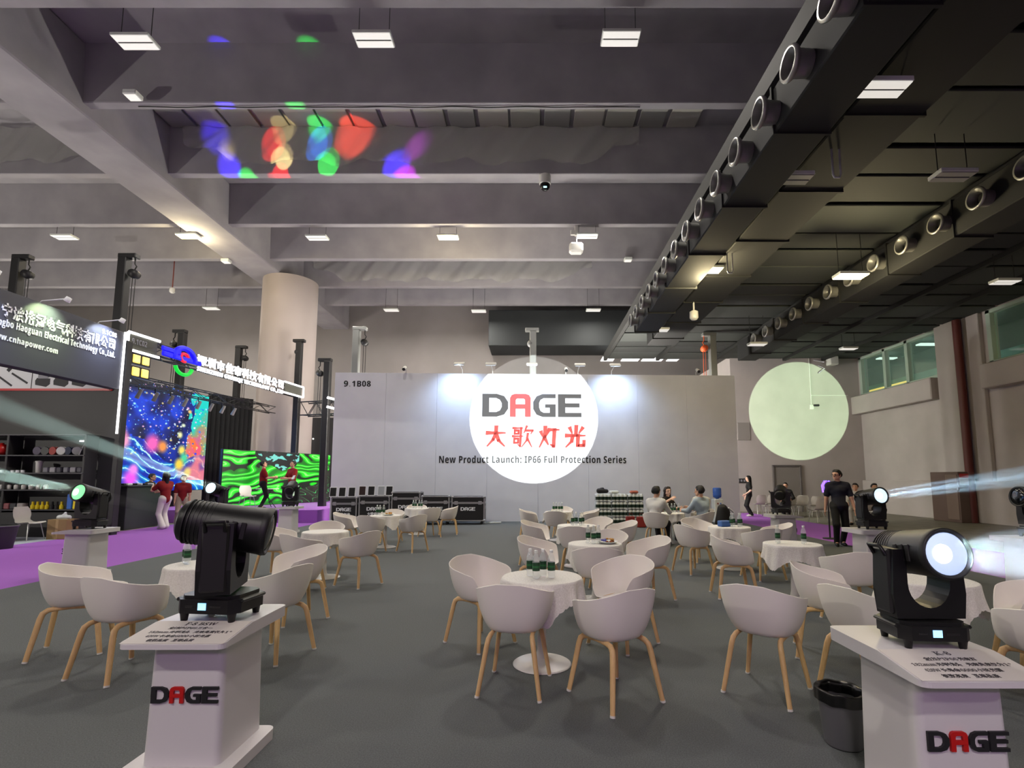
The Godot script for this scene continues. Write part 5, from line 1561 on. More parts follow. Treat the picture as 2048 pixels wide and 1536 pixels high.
func heads() -> void:
	var l1 := [[0.16, ["F-8 BSW"]], [0.27, ["全防护", "IP66", "三合一"]], [0.42, ["182mm", "光学镜头", " ", "光束角度仅为", "1°"]], [0.38, ["420W", "长寿命", "6000", "小时光源"]], [0.3, ["极致亮度", " ", "至尊品质"]]]
	var l2 := [[0.07, ["K-8"]], [0.24, ["全防护", "IP66", "光束灯"]], [0.42, ["182mm", "光学镜头", " ", "光束角度仅为", "1°"]], [0.38, ["420W", "长寿命", "6000", "小时光源"]], [0.3, ["极致亮度", " ", "至尊品质"]]]
	podium("white lettered display stand in the left foreground carrying the black lamp turned aside", Vector3(-1.845, 0.006, -2.97), 0.0, l1)
	podium("white lettered display stand in the right foreground carrying the lamp with bright lens", Vector3(1.89, 0.006, -2.50), 0.0, l2)
	podium("white display stand on the left edge of the grey carpet under the greenish lens", Vector3(-7.2, 0.006, -8.2), -PI / 2, [])
	podium("white display stand far back on the left in front of the green screen", Vector3(-7.05, 0.006, -14.6), -PI / 2, [])
	podium("white display stand on the right beside the walking man", Vector3(5.45, 0.006, -8.15), PI / 2, [])
	podium("white display stand far back on the right near the white chairs", Vector3(5.65, 0.006, -11.4), PI / 2, [])
	podium("white display stand cut off by the right edge of the photo", Vector3(6.85, 0.006, -7.0), PI / 2, [])
	podium("white display stand mostly hidden behind the left front lamp, under a bright white lens", Vector3(-7.25, 0.006, -11.6), -PI / 2, [])
	var T := 0.758
	var a := moving_head("large black moving lamp in the left foreground with its head turned sideways", Vector3(-1.825, T, -3.03), deg_to_rad(-6), 0, 0.96, Color.WHITE, 0)
	yoke(a, deg_to_rad(113), deg_to_rad(-10), 0.98, Color.WHITE, 0)
	a = moving_head("black moving lamp in the right foreground shining a big white lens", Vector3(1.92, T, -2.56), deg_to_rad(-4), 0, 0.82, Color.WHITE, 0)
	yoke(a, deg_to_rad(4), deg_to_rad(6), 0.82, Color(0.70, 0.82, 1.0), 0.55)
	a = moving_head("black moving lamp with a greenish lens on the left stand by the purple aisle", Vector3(-7.15, T, -8.2), PI, 0, 1.0, Color.WHITE, 0)
	yoke(a, deg_to_rad(172), deg_to_rad(14), 1.0, Color(0.45, 1.0, 0.6), 0.7)
	a = moving_head("black moving lamp with bright white lens seen just above the big left front lamp", Vector3(-7.25, T, -11.6), PI, 0, 1.0, Color.WHITE, 0)
	yoke(a, deg_to_rad(176), deg_to_rad(15), 1.0, Color(0.8, 0.95, 1.0), 0.85)
	a = moving_head("dark unlit moving lamp far back on the left before the green screen", Vector3(-7.0, T, -14.6), PI, 0, 1.0, Color.WHITE, 0)
	yoke(a, 0.2, deg_to_rad(20), 1.0, Color.WHITE, 0)
	a = moving_head("black moving lamp with bright lens on the right stand beside the walking man", Vector3(5.45, T, -8.15), PI, 0, 0.95, Color.WHITE, 0)
	yoke(a, deg_to_rad(186), deg_to_rad(8), 0.95, Color(0.8, 0.92, 1.0), 0.85)
	a = moving_head("dark moving lamp seen from behind far back on the right stand", Vector3(5.6, T, -11.4), PI, 0, 0.9, Color.WHITE, 0)
	yoke(a, deg_to_rad(-30), deg_to_rad(16), 0.9, Color.WHITE, 0)
	a = moving_head("dark moving lamp cut off by the right edge of the photo", Vector3(6.98, T, -7.0), PI, 0, 1.0, Color.WHITE, 0)
	yoke(a, deg_to_rad(90), deg_to_rad(6), 1.0, Color.WHITE, 0)
	podium("unseen white display stand behind the camera under the lamp that throws the white disc", Vector3(0.0, 0.006, 1.85), PI, [])  # stand and lamp pairs out of view, placed to throw the wall discs
	podium("unseen white display stand behind the camera under the lamp that throws the greenish disc", Vector3(8.1, 0.006, 2.1), PI, [])
	a = moving_head("unseen black moving lamp behind the camera throwing the white disc on the wall", Vector3(0.0, T, 1.8), PI, 0, 1.0, Color.WHITE, 0)
	yoke(a, 0.0, deg_to_rad(7), 1.0, Color(0.8, 0.92, 1.0), 0.85)
	a = moving_head("unseen black moving lamp behind the camera throwing the greenish disc on the end wall", Vector3(8.0, T, 2.05), PI, 0, 1.0, Color.WHITE, 0)
	yoke(a, deg_to_rad(-10), deg_to_rad(7), 1.0, Color(0.45, 1.0, 0.6), 0.7)
	beam("soft white light beam leaving the right front lamp towards the right", Vector3(1.925, 1.21, -2.33), Vector3(0.22, 0.14, 1.0), 1.8, 0.08, 0.32, 0.3, Color(0.85, 0.93, 1.0), 4.0, 8.0)
	beam("thin bluish light beam crossing the fire cabinet on the right", Vector3(5.48, 1.30, -7.86), Vector3(0.1, 0.14, 1.0), 6.0, 0.09, 0.2, 0.12, Color(0.75, 0.9, 1.0), 220.0, 1.2)
	beam("pale light beam rising across the black booth on the left", Vector3(-7.23, 1.38, -11.3), Vector3(-0.05, 0.27, 1.0), 7.0, 0.09, 0.18, 0.12, Color(0.85, 1.0, 0.97), 150.0, 1.2)
	beam("pale light beam in front of the black shelves on the left", Vector3(-7.17, 1.37, -7.9), Vector3(-0.12, 0.24, 1.0), 6.0, 0.09, 0.18, 0.12, Color(0.85, 1.0, 0.95), 150.0, 1.3)

# ---------------------------------------------------------------- goods along the white wall
func flight_case(at: Vector3, w: float, h: float, d: float, label: String, words: bool) -> void:
	var t := thing("flight_case", label, "flight case", at, deg_to_rad(2.1), "black flight cases")
	var blk := mat("case black", Color(0.075, 0.075, 0.08), 0.55)
	var alu := mat("case edge", Color(0.66, 0.66, 0.67), 0.35, 0.6)
	part("body", G.new().box(Vector3(0, 0.12 + (h - 0.12) / 2, 0), Vector3(w - 0.02, h - 0.12, d - 0.02)), blk, t)
	var g := G.new()
	for sx in [-1.0, 1.0]:
		for sz in [-1.0, 1.0]:
			g.box(Vector3(sx * (w / 2 - 0.015), 0.12 + (h - 0.12) / 2, sz * (d / 2 - 0.015)), Vector3(0.045, h - 0.12, 0.045), 0.005)
	for y in [0.14, h - 0.2, h - 0.235, h - 0.02]:
		for sz in [-1.0, 1.0]:
			g.box(Vector3(0, y, sz * (d / 2 - 0.01)), Vector3(w, 0.03, 0.035), 0.004)
		for sx in [-1.0, 1.0]:
			g.box(Vector3(sx * (w / 2 - 0.01), y, 0), Vector3(0.035, 0.03, d), 0.004)
	part("edging", g, alu, t)
	for sx in [-1.0, 1.0]:
		for y in [0.14, h - 0.02]:
			part("corner", G.new().lathe([Vector2(0, -0.05), Vector2(0.035, -0.036), Vector2(0.05, 0), Vector2(0.035, 0.036), Vector2(0, 0.05)], 12, Transform3D(Basis(), Vector3(sx * (w / 2 - 0.02), y, d / 2 - 0.02))), alu, t)
		part("latch", G.new().box(Vector3(sx * w * 0.36, h - 0.215, d / 2 + 0.008), Vector3(0.12, 0.12, 0.02), 0.006), alu, t)
		part("side_handle", G.new().box(Vector3(sx * (w / 2 + 0.004), h * 0.6, 0), Vector3(0.02, 0.1, 0.2), 0.008), alu, t)
		for sz in [-1.0, 1.0]:
			part("wheel", G.new().lathe([Vector2(0, -0.025), Vector2(0.05, -0.025), Vector2(0.055, 0), Vector2(0.05, 0.025), Vector2(0, 0.025)], 14, Transform3D(Basis(Vector3(0, 0, 1), PI / 2), Vector3(sx * w * 0.4, 0.055, sz * d * 0.38))), blk, t)
	var white := M["sign white"] as Material
	logo(t, 0.115, 0.006, Transform3D(Basis(), Vector3(-0.25, h * 0.5, d / 2 + 0.001)), white, white)
	if words:
		var c := G.new()
		hanzi(c, "大歌灯光", 0.11, 0.1, 0.017, 0.005, Transform3D(Basis(), Vector3(-0.22, h * 0.5 - 0.17, d / 2 + 0.001)))
		part("lettering", c, white, t)

func goods() -> void:
	var cs := [[-6.36, 0.86, 0.93, "leftmost flight case by the white wall, with two lines of white lettering"], [-5.35, 1.03, 0.97, "second black flight case from the left along the white wall"], [-4.3, 0.96, 1.1, "tallest black flight case, third from the left along the white wall"], [-3.3, 0.94, 0.97, "fourth black flight case from the left, partly behind chairs"], [-2.2, 1.12, 0.95, "rightmost black flight case by the white wall with white logo in full view"]]
	for i in cs.size():
		flight_case(Vector3(cs[i][0], 0, -17.55 - cs[i][0] * 0.036), cs[i][1], cs[i][2], 0.62, cs[i][3], i < 2)
	var mats := [mat("card black", Color(0.06, 0.06, 0.065), 0.4), mat("card red", Color(0.16, 0.07, 0.07), 0.4), mat("card pale", Color(0.6, 0.62, 0.64), 0.4)]
	for i in 7:
		var x: float = [-6.72, -6.42, -6.1, -5.75, -5.45, -5.12, -4.85][i]
		var y: float = 0.935 if i < 3 else 0.975
		var t := thing("display_card", "small upright picture card standing on the flight cases, %s of seven from the left" % ordinal(i), "picture card", Vector3(x, y, -17.25 - x * 0.036), deg_to_rad(4), "picture cards on the flight cases")
		var b := Basis(Vector3.RIGHT, -0.2)
		part("board", G.new().box(Vector3(0, 0.17, 0), Vector3(0.24, 0.34, 0.02), 0.004, b), M["picture white"], t)
		part("print", G.new().box(Vector3(0, 0.172, 0) + b * Vector3(0, 0, 0.0105), Vector3(0.2, 0.29, 0.004), 0.0, b), mats[2] if i == 5 else mats[1] if i == 3 else mats[0], t)
		part("print_disc", G.new().lathe([Vector2(0.06, 0), Vector2(0.06, 0.004), Vector2(0, 0.004)], 16, Transform3D(b * Basis(Vector3.RIGHT, PI / 2), Vector3(0, 0.15, 0) + b * Vector3(0, 0, 0.012))), M["picture grey"], t)
		part("stand", G.new().box(Vector3(0, 0.1, -0.07), Vector3(0.1, 0.21, 0.012), 0.0, Basis(Vector3.RIGHT, 0.35)), M["picture white"], t)
	# stacked packs of bottled water
	var film := mat("pack film", Color(0.78, 0.80, 0.78), 0.25)
	var green := mat("pack green", Color(0.05, 0.15, 0.09), 0.5)
	var bt := G.new().lathe([Vector2(0.062, 0), Vector2(0.066, 0.02), Vector2(0.066, 0.17), Vector2(0.03, 0.22), Vector2(0.026, 0.245), Vector2(0, 0.247)], 12).mesh()
	var lb := G.new().lathe([Vector2(0.068, 0.045), Vector2(0.068, 0.15)], 12).mesh()
	var first: Node3D = null
	var rows := ["bottom", "second", "third", "top"]
	for r in 4:
		for c in 3:
			var at := Vector3(2.43 + 0.555 * c, 0.0 + 0.262 * r, -17.45)
			var lab := "shrink-wrapped pack of water bottles in the %s layer of the stack, %s column" % [rows[r], ["left", "middle", "right"][c]]
			if first == null:
				first = thing("water_pack", lab, "water pack", at, 0.0, "packs of bottled water")
				part("wrap", G.new().box(Vector3(0, 0.125, -0.05), Vector3(0.53, 0.25, 0.3), 0.03), film, first)
				for k in 4:
					part("bottle", bt, film, first, Transform3D(Basis(), Vector3(-0.2 + 0.133 * k, 0.004, 0.115)))
					part("bottle_label", lb, green, first, Transform3D(Basis(), Vector3(-0.2 + 0.133 * k, 0.004, 0.115)))
			else:
				dup(first, at, 0.0, lab)
	var bag := G.new().net([[Vector3(-0.12, 0.09, 0), Vector3(0.14, 0.08, 0), 0.09, 0.07], [Vector3(-0.05, 0.16, 0), Vector3(0.02, 0.17, 0), 0.04, 0.04]], 0.02)
	solid("black_pouch", bag, mat("pouch black", Color(0.06, 0.06, 0.065), 0.7), "crumpled black pouch at the left end on top of the water packs", "bag", Vector3(2.42, 1.045, -17.45))
	solid("paper_stack", G.new().box(Vector3(0, 0.05, 0), Vector3(0.3, 0.1, 0.2), 0.03), M["cap white"], "white packet beside the black pouch on top of the water packs", "packet", Vector3(2.82, 1.045, -17.45), 0.3)
	solid("orange_packet", G.new().box(Vector3(0, 0.05, 0), Vector3(0.28, 0.1, 0.2), 0.04), mat("packet orange", Color(0.68, 0.36, 0.26), 0.6), "orange packet at the right end on top of the water packs", "packet", Vector3(3.5, 1.045, -17.4), 0.2)
	for i in 3:
		var t := thing("red_bag", "red paper bag on the floor below the water packs, %s from the left" % ordinal(i), "bag", Vector3(3.15 + 0.33 * i, 0.006, -16.35 + 0.1 * (i % 2)), 0.3 - 0.2 * i, "red bags on the floor")
		part("sack", G.new().box(Vector3(0, 0.17, 0), Vector3(0.28, 0.34, 0.14), 0.02), mat("bag red", Color(0.5, 0.12, 0.09), 0.6), t)
		part("handle", G.new().tube([Vector3(-0.06, 0.33, 0.05), Vector3(-0.05, 0.44, 0.05), Vector3(0.05, 0.44, 0.05), Vector3(0.06, 0.33, 0.05)], 0.006, 6), M["bag red"], t)
	var wd := thing("water_dispenser", "white water dispenser with a blue jug by the right end of the white wall", "water dispenser", Vector3(6.55, 0.006, -17.9))
	part("body", G.new().box(Vector3(0, 0.42, 0), Vector3(0.32, 0.84, 0.32), 0.03), M["cap white"], wd)
	part("jug", G.new().lathe([Vector2(0.03, 0.83), Vector2(0.06, 0.86), Vector2(0.14, 0.9), Vector2(0.145, 1.0), Vector2(0.14, 1.02), Vector2(0.145, 1.05), Vector2(0.145, 1.2), Vector2(0.12, 1.23), Vector2(0, 1.23)], 20), mat("jug blue", Color(0.28, 0.45, 0.80), 0.2), wd)
	part("tap", G.new().box(Vector3(0.05, 0.68, 0.18), Vector3(0.03, 0.05, 0.05), 0.008), M["jug blue"], wd)
	part("tap", G.new().box(Vector3(-0.05, 0.68, 0.18), Vector3(0.03, 0.05, 0.05), 0.008), M["bag red"], wd)
	var ps := thing("power_strip", "white power strip with cable on the carpet beside the rightmost flight case", "power strip", Vector3(-1.3, 0.006, -17.7), 0.2)
	part("strip", G.new().box(Vector3(0, 0.025, 0), Vector3(0.42, 0.05, 0.08), 0.012), M["cap white"], ps)
	part("cord", G.new().tube([Vector3(-0.2, 0.03, 0), Vector3(-0.35, 0.015, 0.05), Vector3(-0.42, 0.12, -0.15), Vector3(-0.45, 0.3, -0.3)], 0.012, 6), M["cap white"], ps)
	# bins and carton
	var bn := thing("waste_bin", "grey plastic waste bin lined with a black bag beside the right front stand", "bin", Vector3(1.83, 0.006, -3.12))
	part("bucket", G.new().lathe([Vector2(0, 0), Vector2(0.095, 0), Vector2(0.1, 0.01), Vector2(0.128, 0.3), Vector2(0.12, 0.3), Vector2(0.09, 0.02)], 28), mat("bin grey", Color(0.34, 0.34, 0.35), 0.5), bn)
	part("liner", G.new().sheet(func(u: float, v: float) -> Vector3:
		var a := u * TAU
		var r := lerpf(0.138, 0.108, smoothstep(0.45, 0.7, v)) + 0.003 * sin(a * 11.0)
		return Vector3(cos(a) * r, lerpf(0.25, 0.315, sin(v * PI)) + 0.003 * sin(a * 7.0) + 0.0 * v, sin(a) * r), 60, 8, true), mat("liner black", Color(0.03, 0.03, 0.03), 0.3), bn)
	var b2 := thing("waste_bin", "dark grey waste basket cut off by the left edge of the photo", "bin", Vector3(-11.85, 0.006, -11.35))
	part("bucket", G.new().lathe([Vector2(0, 0), Vector2(0.2, 0), Vector2(0.27, 0.5), Vector2(0.26, 0.5), Vector2(0.19, 0.02)], 24), mat("bin dark", Color(0.22, 0.22, 0.23), 0.6), b2)
	part("rim", G.new().lathe([Vector2(0.27, 0.48), Vector2(0.285, 0.49), Vector2(0.285, 0.51), Vector2(0.26, 0.51)], 24), M["bin grey"], b2)
	var bx := thing("cardboard_box", "brown cardboard carton with a clear bag on top beside the black shelves", "box", Vector3(-12.25, 0.008, -13.25), 0.1)
	part("carton", G.new().box(Vector3(0, 0.25, 0), Vector3(0.46, 0.5, 0.4), 0.006), mat("cardboard", Color(0.55, 0.45, 0.30), 0.85), bx)
	part("tape", G.new().box(Vector3(0, 0.25, 0.2005), Vector3(0.06, 0.5, 0.002)), mat("tape", Color(0.66, 0.55, 0.38), 0.4), bx)
	part("plastic_bag", G.new().net([[Vector3(-0.1, 0.54, 0), Vector3(0.12, 0.54, 0), 0.07, 0.06], [Vector3(0, 0.56, 0), Vector3(0.03, 0.66, 0), 0.07, 0.03]], 0.022), mat("bag clear", Color(0.75, 0.76, 0.77), 0.25), bx)
	# fire cabinet and red pipe on the right wall
	var fc := thing("fire_cabinet", "narrow steel fire cabinet with a red sign by the red pipe on the right wall", "fire cabinet", Vector3(15.38, 0.0, -18.5))
	part("case", G.new().box(Vector3(0, 0.9, 0.0), Vector3(0.5, 1.8, 1.25), 0.015), mat("cabinet brown", Color(0.40, 0.33, 0.30), 0.45), fc)
	part("door", G.new().box(Vector3(-0.255, 0.9, 0.32), Vector3(0.02, 1.6, 0.5), 0.006), mat("cabinet door", Color(0.50, 0.43, 0.39), 0.4), fc)
	part("sign", G.new().box(Vector3(0.0, 1.5, 0.63), Vector3(0.42, 0.36, 0.012)), M["cap white"], fc)
	part("sign_heading", G.new().box(Vector3(0.0, 1.66, 0.638), Vector3(0.42, 0.14, 0.012)), M["red edge"], fc)
	solid("red_pipe", G.new().tube([Vector3(15.6, 0, -17.92), Vector3(15.6, 7.36, -17.92)], 0.13, 14), mat("pipe red", Color(0.36, 0.14, 0.12), 0.5), "dark red riser pipe running up the right wall beside the pier", "pipe")
	# end wall door and small things
	var dr := Node3D.new()
	dr.name = "door_1"
	add_child(dr)
	dr.set_meta("kind", "structure")
	tag(dr, "tall grey door in the end wall behind the white chairs", "door")
	part("leaf", G.new().box(Vector3(12.14, 1.05, -23.975), Vector3(1.2, 2.1, 0.05), 0.006), mat("door grey", Color(0.52, 0.50, 0.48), 0.6), dr)
	var df := G.new()
	df.box(Vector3(11.5, 1.08, -23.96), Vector3(0.09, 2.16, 0.1), 0.01)
	df.box(Vector3(12.78, 1.08, -23.96), Vector3(0.09, 2.16, 0.1), 0.01)
	df.box(Vector3(12.14, 2.16, -23.96), Vector3(1.37, 0.09, 0.1), 0.01)
	part("frame", df, mat("frame grey", Color(0.38, 0.36, 0.35), 0.6), dr)
	part("handle", G.new().box(Vector3(11.68, 1.0, -23.93), Vector3(0.04, 0.16, 0.05), 0.01), M["silver"], dr)
	var ex := thing("exit_sign", "small dark sign on the end wall beside the woman in black", "sign", Vector3(9.95, 1.37, -23.97))
	part("plate", G.new().box(Vector3(0, 0.09, 0), Vector3(0.5, 0.2, 0.04), 0.008), M["ink black"], ex)
	for i in 3:
		part("symbol", G.new().box(Vector3(-0.14 + 0.14 * i, 0.09, 0.022), Vector3(0.08, 0.1, 0.004)), M["picture grey"], ex)

# ---------------------------------------------------------------- lamps and small fittings overhead
func high_bay(label: String, at: Vector3, w: float, top: float, m: Material, group: String) -> void:
	var t := thing("ceiling_lamp", label, "ceiling lamp", at, 0.0, group)
	var d := w * 0.48
	part("frame", G.new().box(Vector3(0, 0.03, 0), Vector3(w, 0.07, d), 0.008), M["cap white"], t)
	for s in [-1.0, 1.0]:
		part("diffuser", G.new().box(Vector3(0, -0.01, s * d * 0.26), Vector3(w * 0.95, 0.02, d * 0.42), 0.004), m, t)
		part("wire", G.new().tube([Vector3(s * w * 0.4, 0.06, 0), Vector3(s * w * 0.4, top - at.y, 0)], 0.008, 5), M["ink black"], t)
	part("slot", G.new().box(Vector3(0, -0.008, 0), Vector3(w * 0.9, 0.012, d * 0.07)), M["ink black"], t)

func lamps() -> void:
	var dim := glow("lamp dim", Color(1.0, 0.98, 0.94), 0.42)
	var off := mat("lamp off", Color(0.55, 0.55, 0.54), 0.5)
	var lit := glow("lamp lit", Color(1.0, 0.9, 0.55), 7.0)
	var gr := "white ceiling lamps"
	for q in [[-9.05, -10.42, "unlit ceiling lamp in the row nearest the camera, left one"], [-3.6, -10.36, "unlit ceiling lamp in the row nearest the camera, middle one"], [1.99, -10.33, "unlit ceiling lamp in the row nearest the camera, right one"],
		[-19.3, -19.7, "unlit ceiling lamp left of the long girder, in line with the yellow lamps"], [-8.9, -19.75, "unlit ceiling lamp just right of the long girder, in line with the yellow lamps"], [2.25, -19.6, "unlit ceiling lamp beside the hanging sensor"],
		[-18.8, -28.4, "distant unlit ceiling lamp left of the round column"], [-8.35, -28.7, "distant unlit ceiling lamp right of the round column"], [-3.2, -28.9, "distant unlit ceiling lamp in front of the black bulkhead, left one"], [3.6, -28.7, "distant unlit ceiling lamp in front of the black bulkhead, right one"]]:
		high_bay(q[2], Vector3(q[0], 11.45, q[1]), 0.86, 13.6, dim, gr)
	for i in 2:
		high_bay(["lit yellow ceiling lamp beside the long girder, leftmost of the lit ones", "lit yellow ceiling lamp above the middle of the white wall"][i], LIT[i], 0.86, 13.6, lit, "lit yellow ceiling lamps")
	for i in [2, 3]:
		high_bay(["lit yellow lamp under the black ceiling, left of the two", "lit yellow lamp under the black ceiling, right of the two"][i - 2], LIT[i], 0.7, 7.36, lit, "lit yellow ceiling lamps")
	for q in [[4.5, 6.55, -5.95, "white lamp under the black ceiling nearest the camera"], [4.35, 6.55, -7.9, "dim lamp under the wide black duct"], [7.05, 6.6, -7.9, "dim lamp under the black ceiling left of the middle duct"], [12.2, 6.6, -12.45, "white lamp under the black ceiling near the right wall windows"], [8.0, 6.3, -17.4, "small white lamp under the black ceiling above the green disc"], [4.3, 6.55, -16.5, "small white lamp under the black ceiling above the orange hoist"], [12.6, 6.7, -19.5, "small white lamp under the black ceiling by the end wall"]]:
		high_bay(q[3], Vector3(q[0], q[1], q[2]), 0.62, 7.36, off if q[3].begins_with("dim") else dim, "lamps under the black ceiling")
	for q in [[Vector3(-10.75, 11.82, -12.45), "small white lamp on the first beam right of the long girder"], [Vector3(-14.1, 11.52, -22.1), "small white lamp under the long girder near the round column"], [Vector3(4.5, 11.82, -22.6), "small white box lamp on the beam end beside the row of nozzles"]]:
		var t := thing("small_lamp", q[1], "lamp", q[0], 0.0, "small lamps on the beams")
		part("box", G.new().box(Vector3.ZERO, Vector3(0.36, 0.14, 0.3), 0.02), M["cap white"], t)
		part("diffuser", G.new().box(Vector3(0, -0.075, 0), Vector3(0.3, 0.02, 0.24), 0.005), dim, t)
	for i in 4:
		var t := thing("strip_lamp", "bright white strip panel hanging before the far wall, %s of four from the left" % ordinal(i), "strip lamp", Vector3([4.75, 6.2, 7.6, 8.9][i], 9.05, -30.9), 0.0, "bright strip panels by the far wall")
		part("panel", G.new().box(Vector3.ZERO, Vector3([0.8, 1.1, 1.3, 0.7][i], 0.05, 1.1), 0.01), glow("strip glow", Color(1, 1, 1), 1.0), t)
		part("wire", G.new().tube([Vector3(0, 0.02, 0), Vector3(0, 0.7, -0.2)], 0.01, 5), M["ink black"], t)
	# globes for the unseen lamps, out of view, placed to light stand and beams
	var k := 0
	for q in UNSEEN_LAMPS:
		if true:
			var t := thing("unseen_pendant_lamp", "unseen round white pendant lamp, placed to light the hall, %s of thirteen" % ordinal(k), "pendant lamp", q[0], 0.0, "unseen pendant lamps")
			part("globe", G.new().lathe([Vector2(0, -0.22), Vector2(0.16, -0.16), Vector2(0.22, 0), Vector2(0.16, 0.16), Vector2(0, 0.22)], 20), glow("globe glow", Color(1, 0.97, 0.92), 3.0), t)
			var low: bool = q[0].y < 5.0
			part("pole" if low else "wire", G.new().tube([Vector3(0, -0.2 if low else 0.22, 0), Vector3(0, -q[0].y + 0.01 if low else (13.6 if q[0].x < 3.5 else 7.38) - q[0].y, 0)], 0.03 if low else 0.01, 6), M["ink black"], t)
			k += 1
	# coloured ceiling patches, thrown by unseen spotlights placed above the left aisle
	var col := {"b": Color(0.25, 0.15, 1.0), "r": Color(1.0, 0.08, 0.12), "o": Color(1.0, 0.3, 0.2), "w": Color(1.0, 0.9, 0.6), "c": Color(0.15, 0.5, 1.0), "g": Color(0.15, 1.0, 0.35), "m": Color(0.9, 0.2, 1.0)}
	for q in GOBOS:
		var src := Vector3(-8.6, 5.2, -10.2) if q[1].z < -14.0 else Vector3(-8.0, 5.4, -13.3)
		spot("unseen_patch_light", src, q[1], col[q[0]], q[2], q[3], q[4], 0.02)

const GOBOS := [
	["w", Vector3(-8.45, 13.3, -15.7), 67.5, 2.44, 0.3], ["g", Vector3(-7.25, 13.2, -15.6), 135.0, 2.44, 0.5], ["b", Vector3(-10.7, 12.85, -15.7), 135.0, 3.17, 0.9], ["w", Vector3(-10.3, 12.35, -15.7), 60.0, 1.95, 0.9], ["b", Vector3(-10.3, 11.95, -15.9), 240.0, 2.81, 0.7],
	["r", Vector3(-8.8, 12.6, -15.7), 165.0, 2.32, 0.25], ["w", Vector3(-8.5, 12.2, -15.8), 180.0, 2.07, 0.3], ["r", Vector3(-8.6, 11.9, -16.1), 180.0, 1.95, 0.4], ["c", Vector3(-7.3, 12.6, -15.7), 165.0, 2.32, 0.2], ["g", Vector3(-7.0, 12.1, -15.9), 165.0, 2.32, 0.2],
	["o", Vector3(-6.15, 12.85, -15.6), 195.0, 3.54, 0.4], ["b", Vector3(-4.75, 12.0, -15.9), 285.0, 2.68, 0.6], ["m", Vector3(-4.1, 12.5, -15.7), 90.0, 2.20, 0.9],
	["b", Vector3(-8.55, 11.9, -12.9), 90.0, 2.6, 0.8], ["g", Vector3(-6.6, 11.9, -12.9), 60.0, 2.6, 0.8], ["g", Vector3(-9.8, 11.9, -16.3), 165.0, 2.32, 0.6], ["r", Vector3(-8.9, 11.9, -16.3), 105.0, 1.59, 0.6], ["m", Vector3(-4.3, 11.9, -16.3), 195.0, 2.56, 0.6],
]

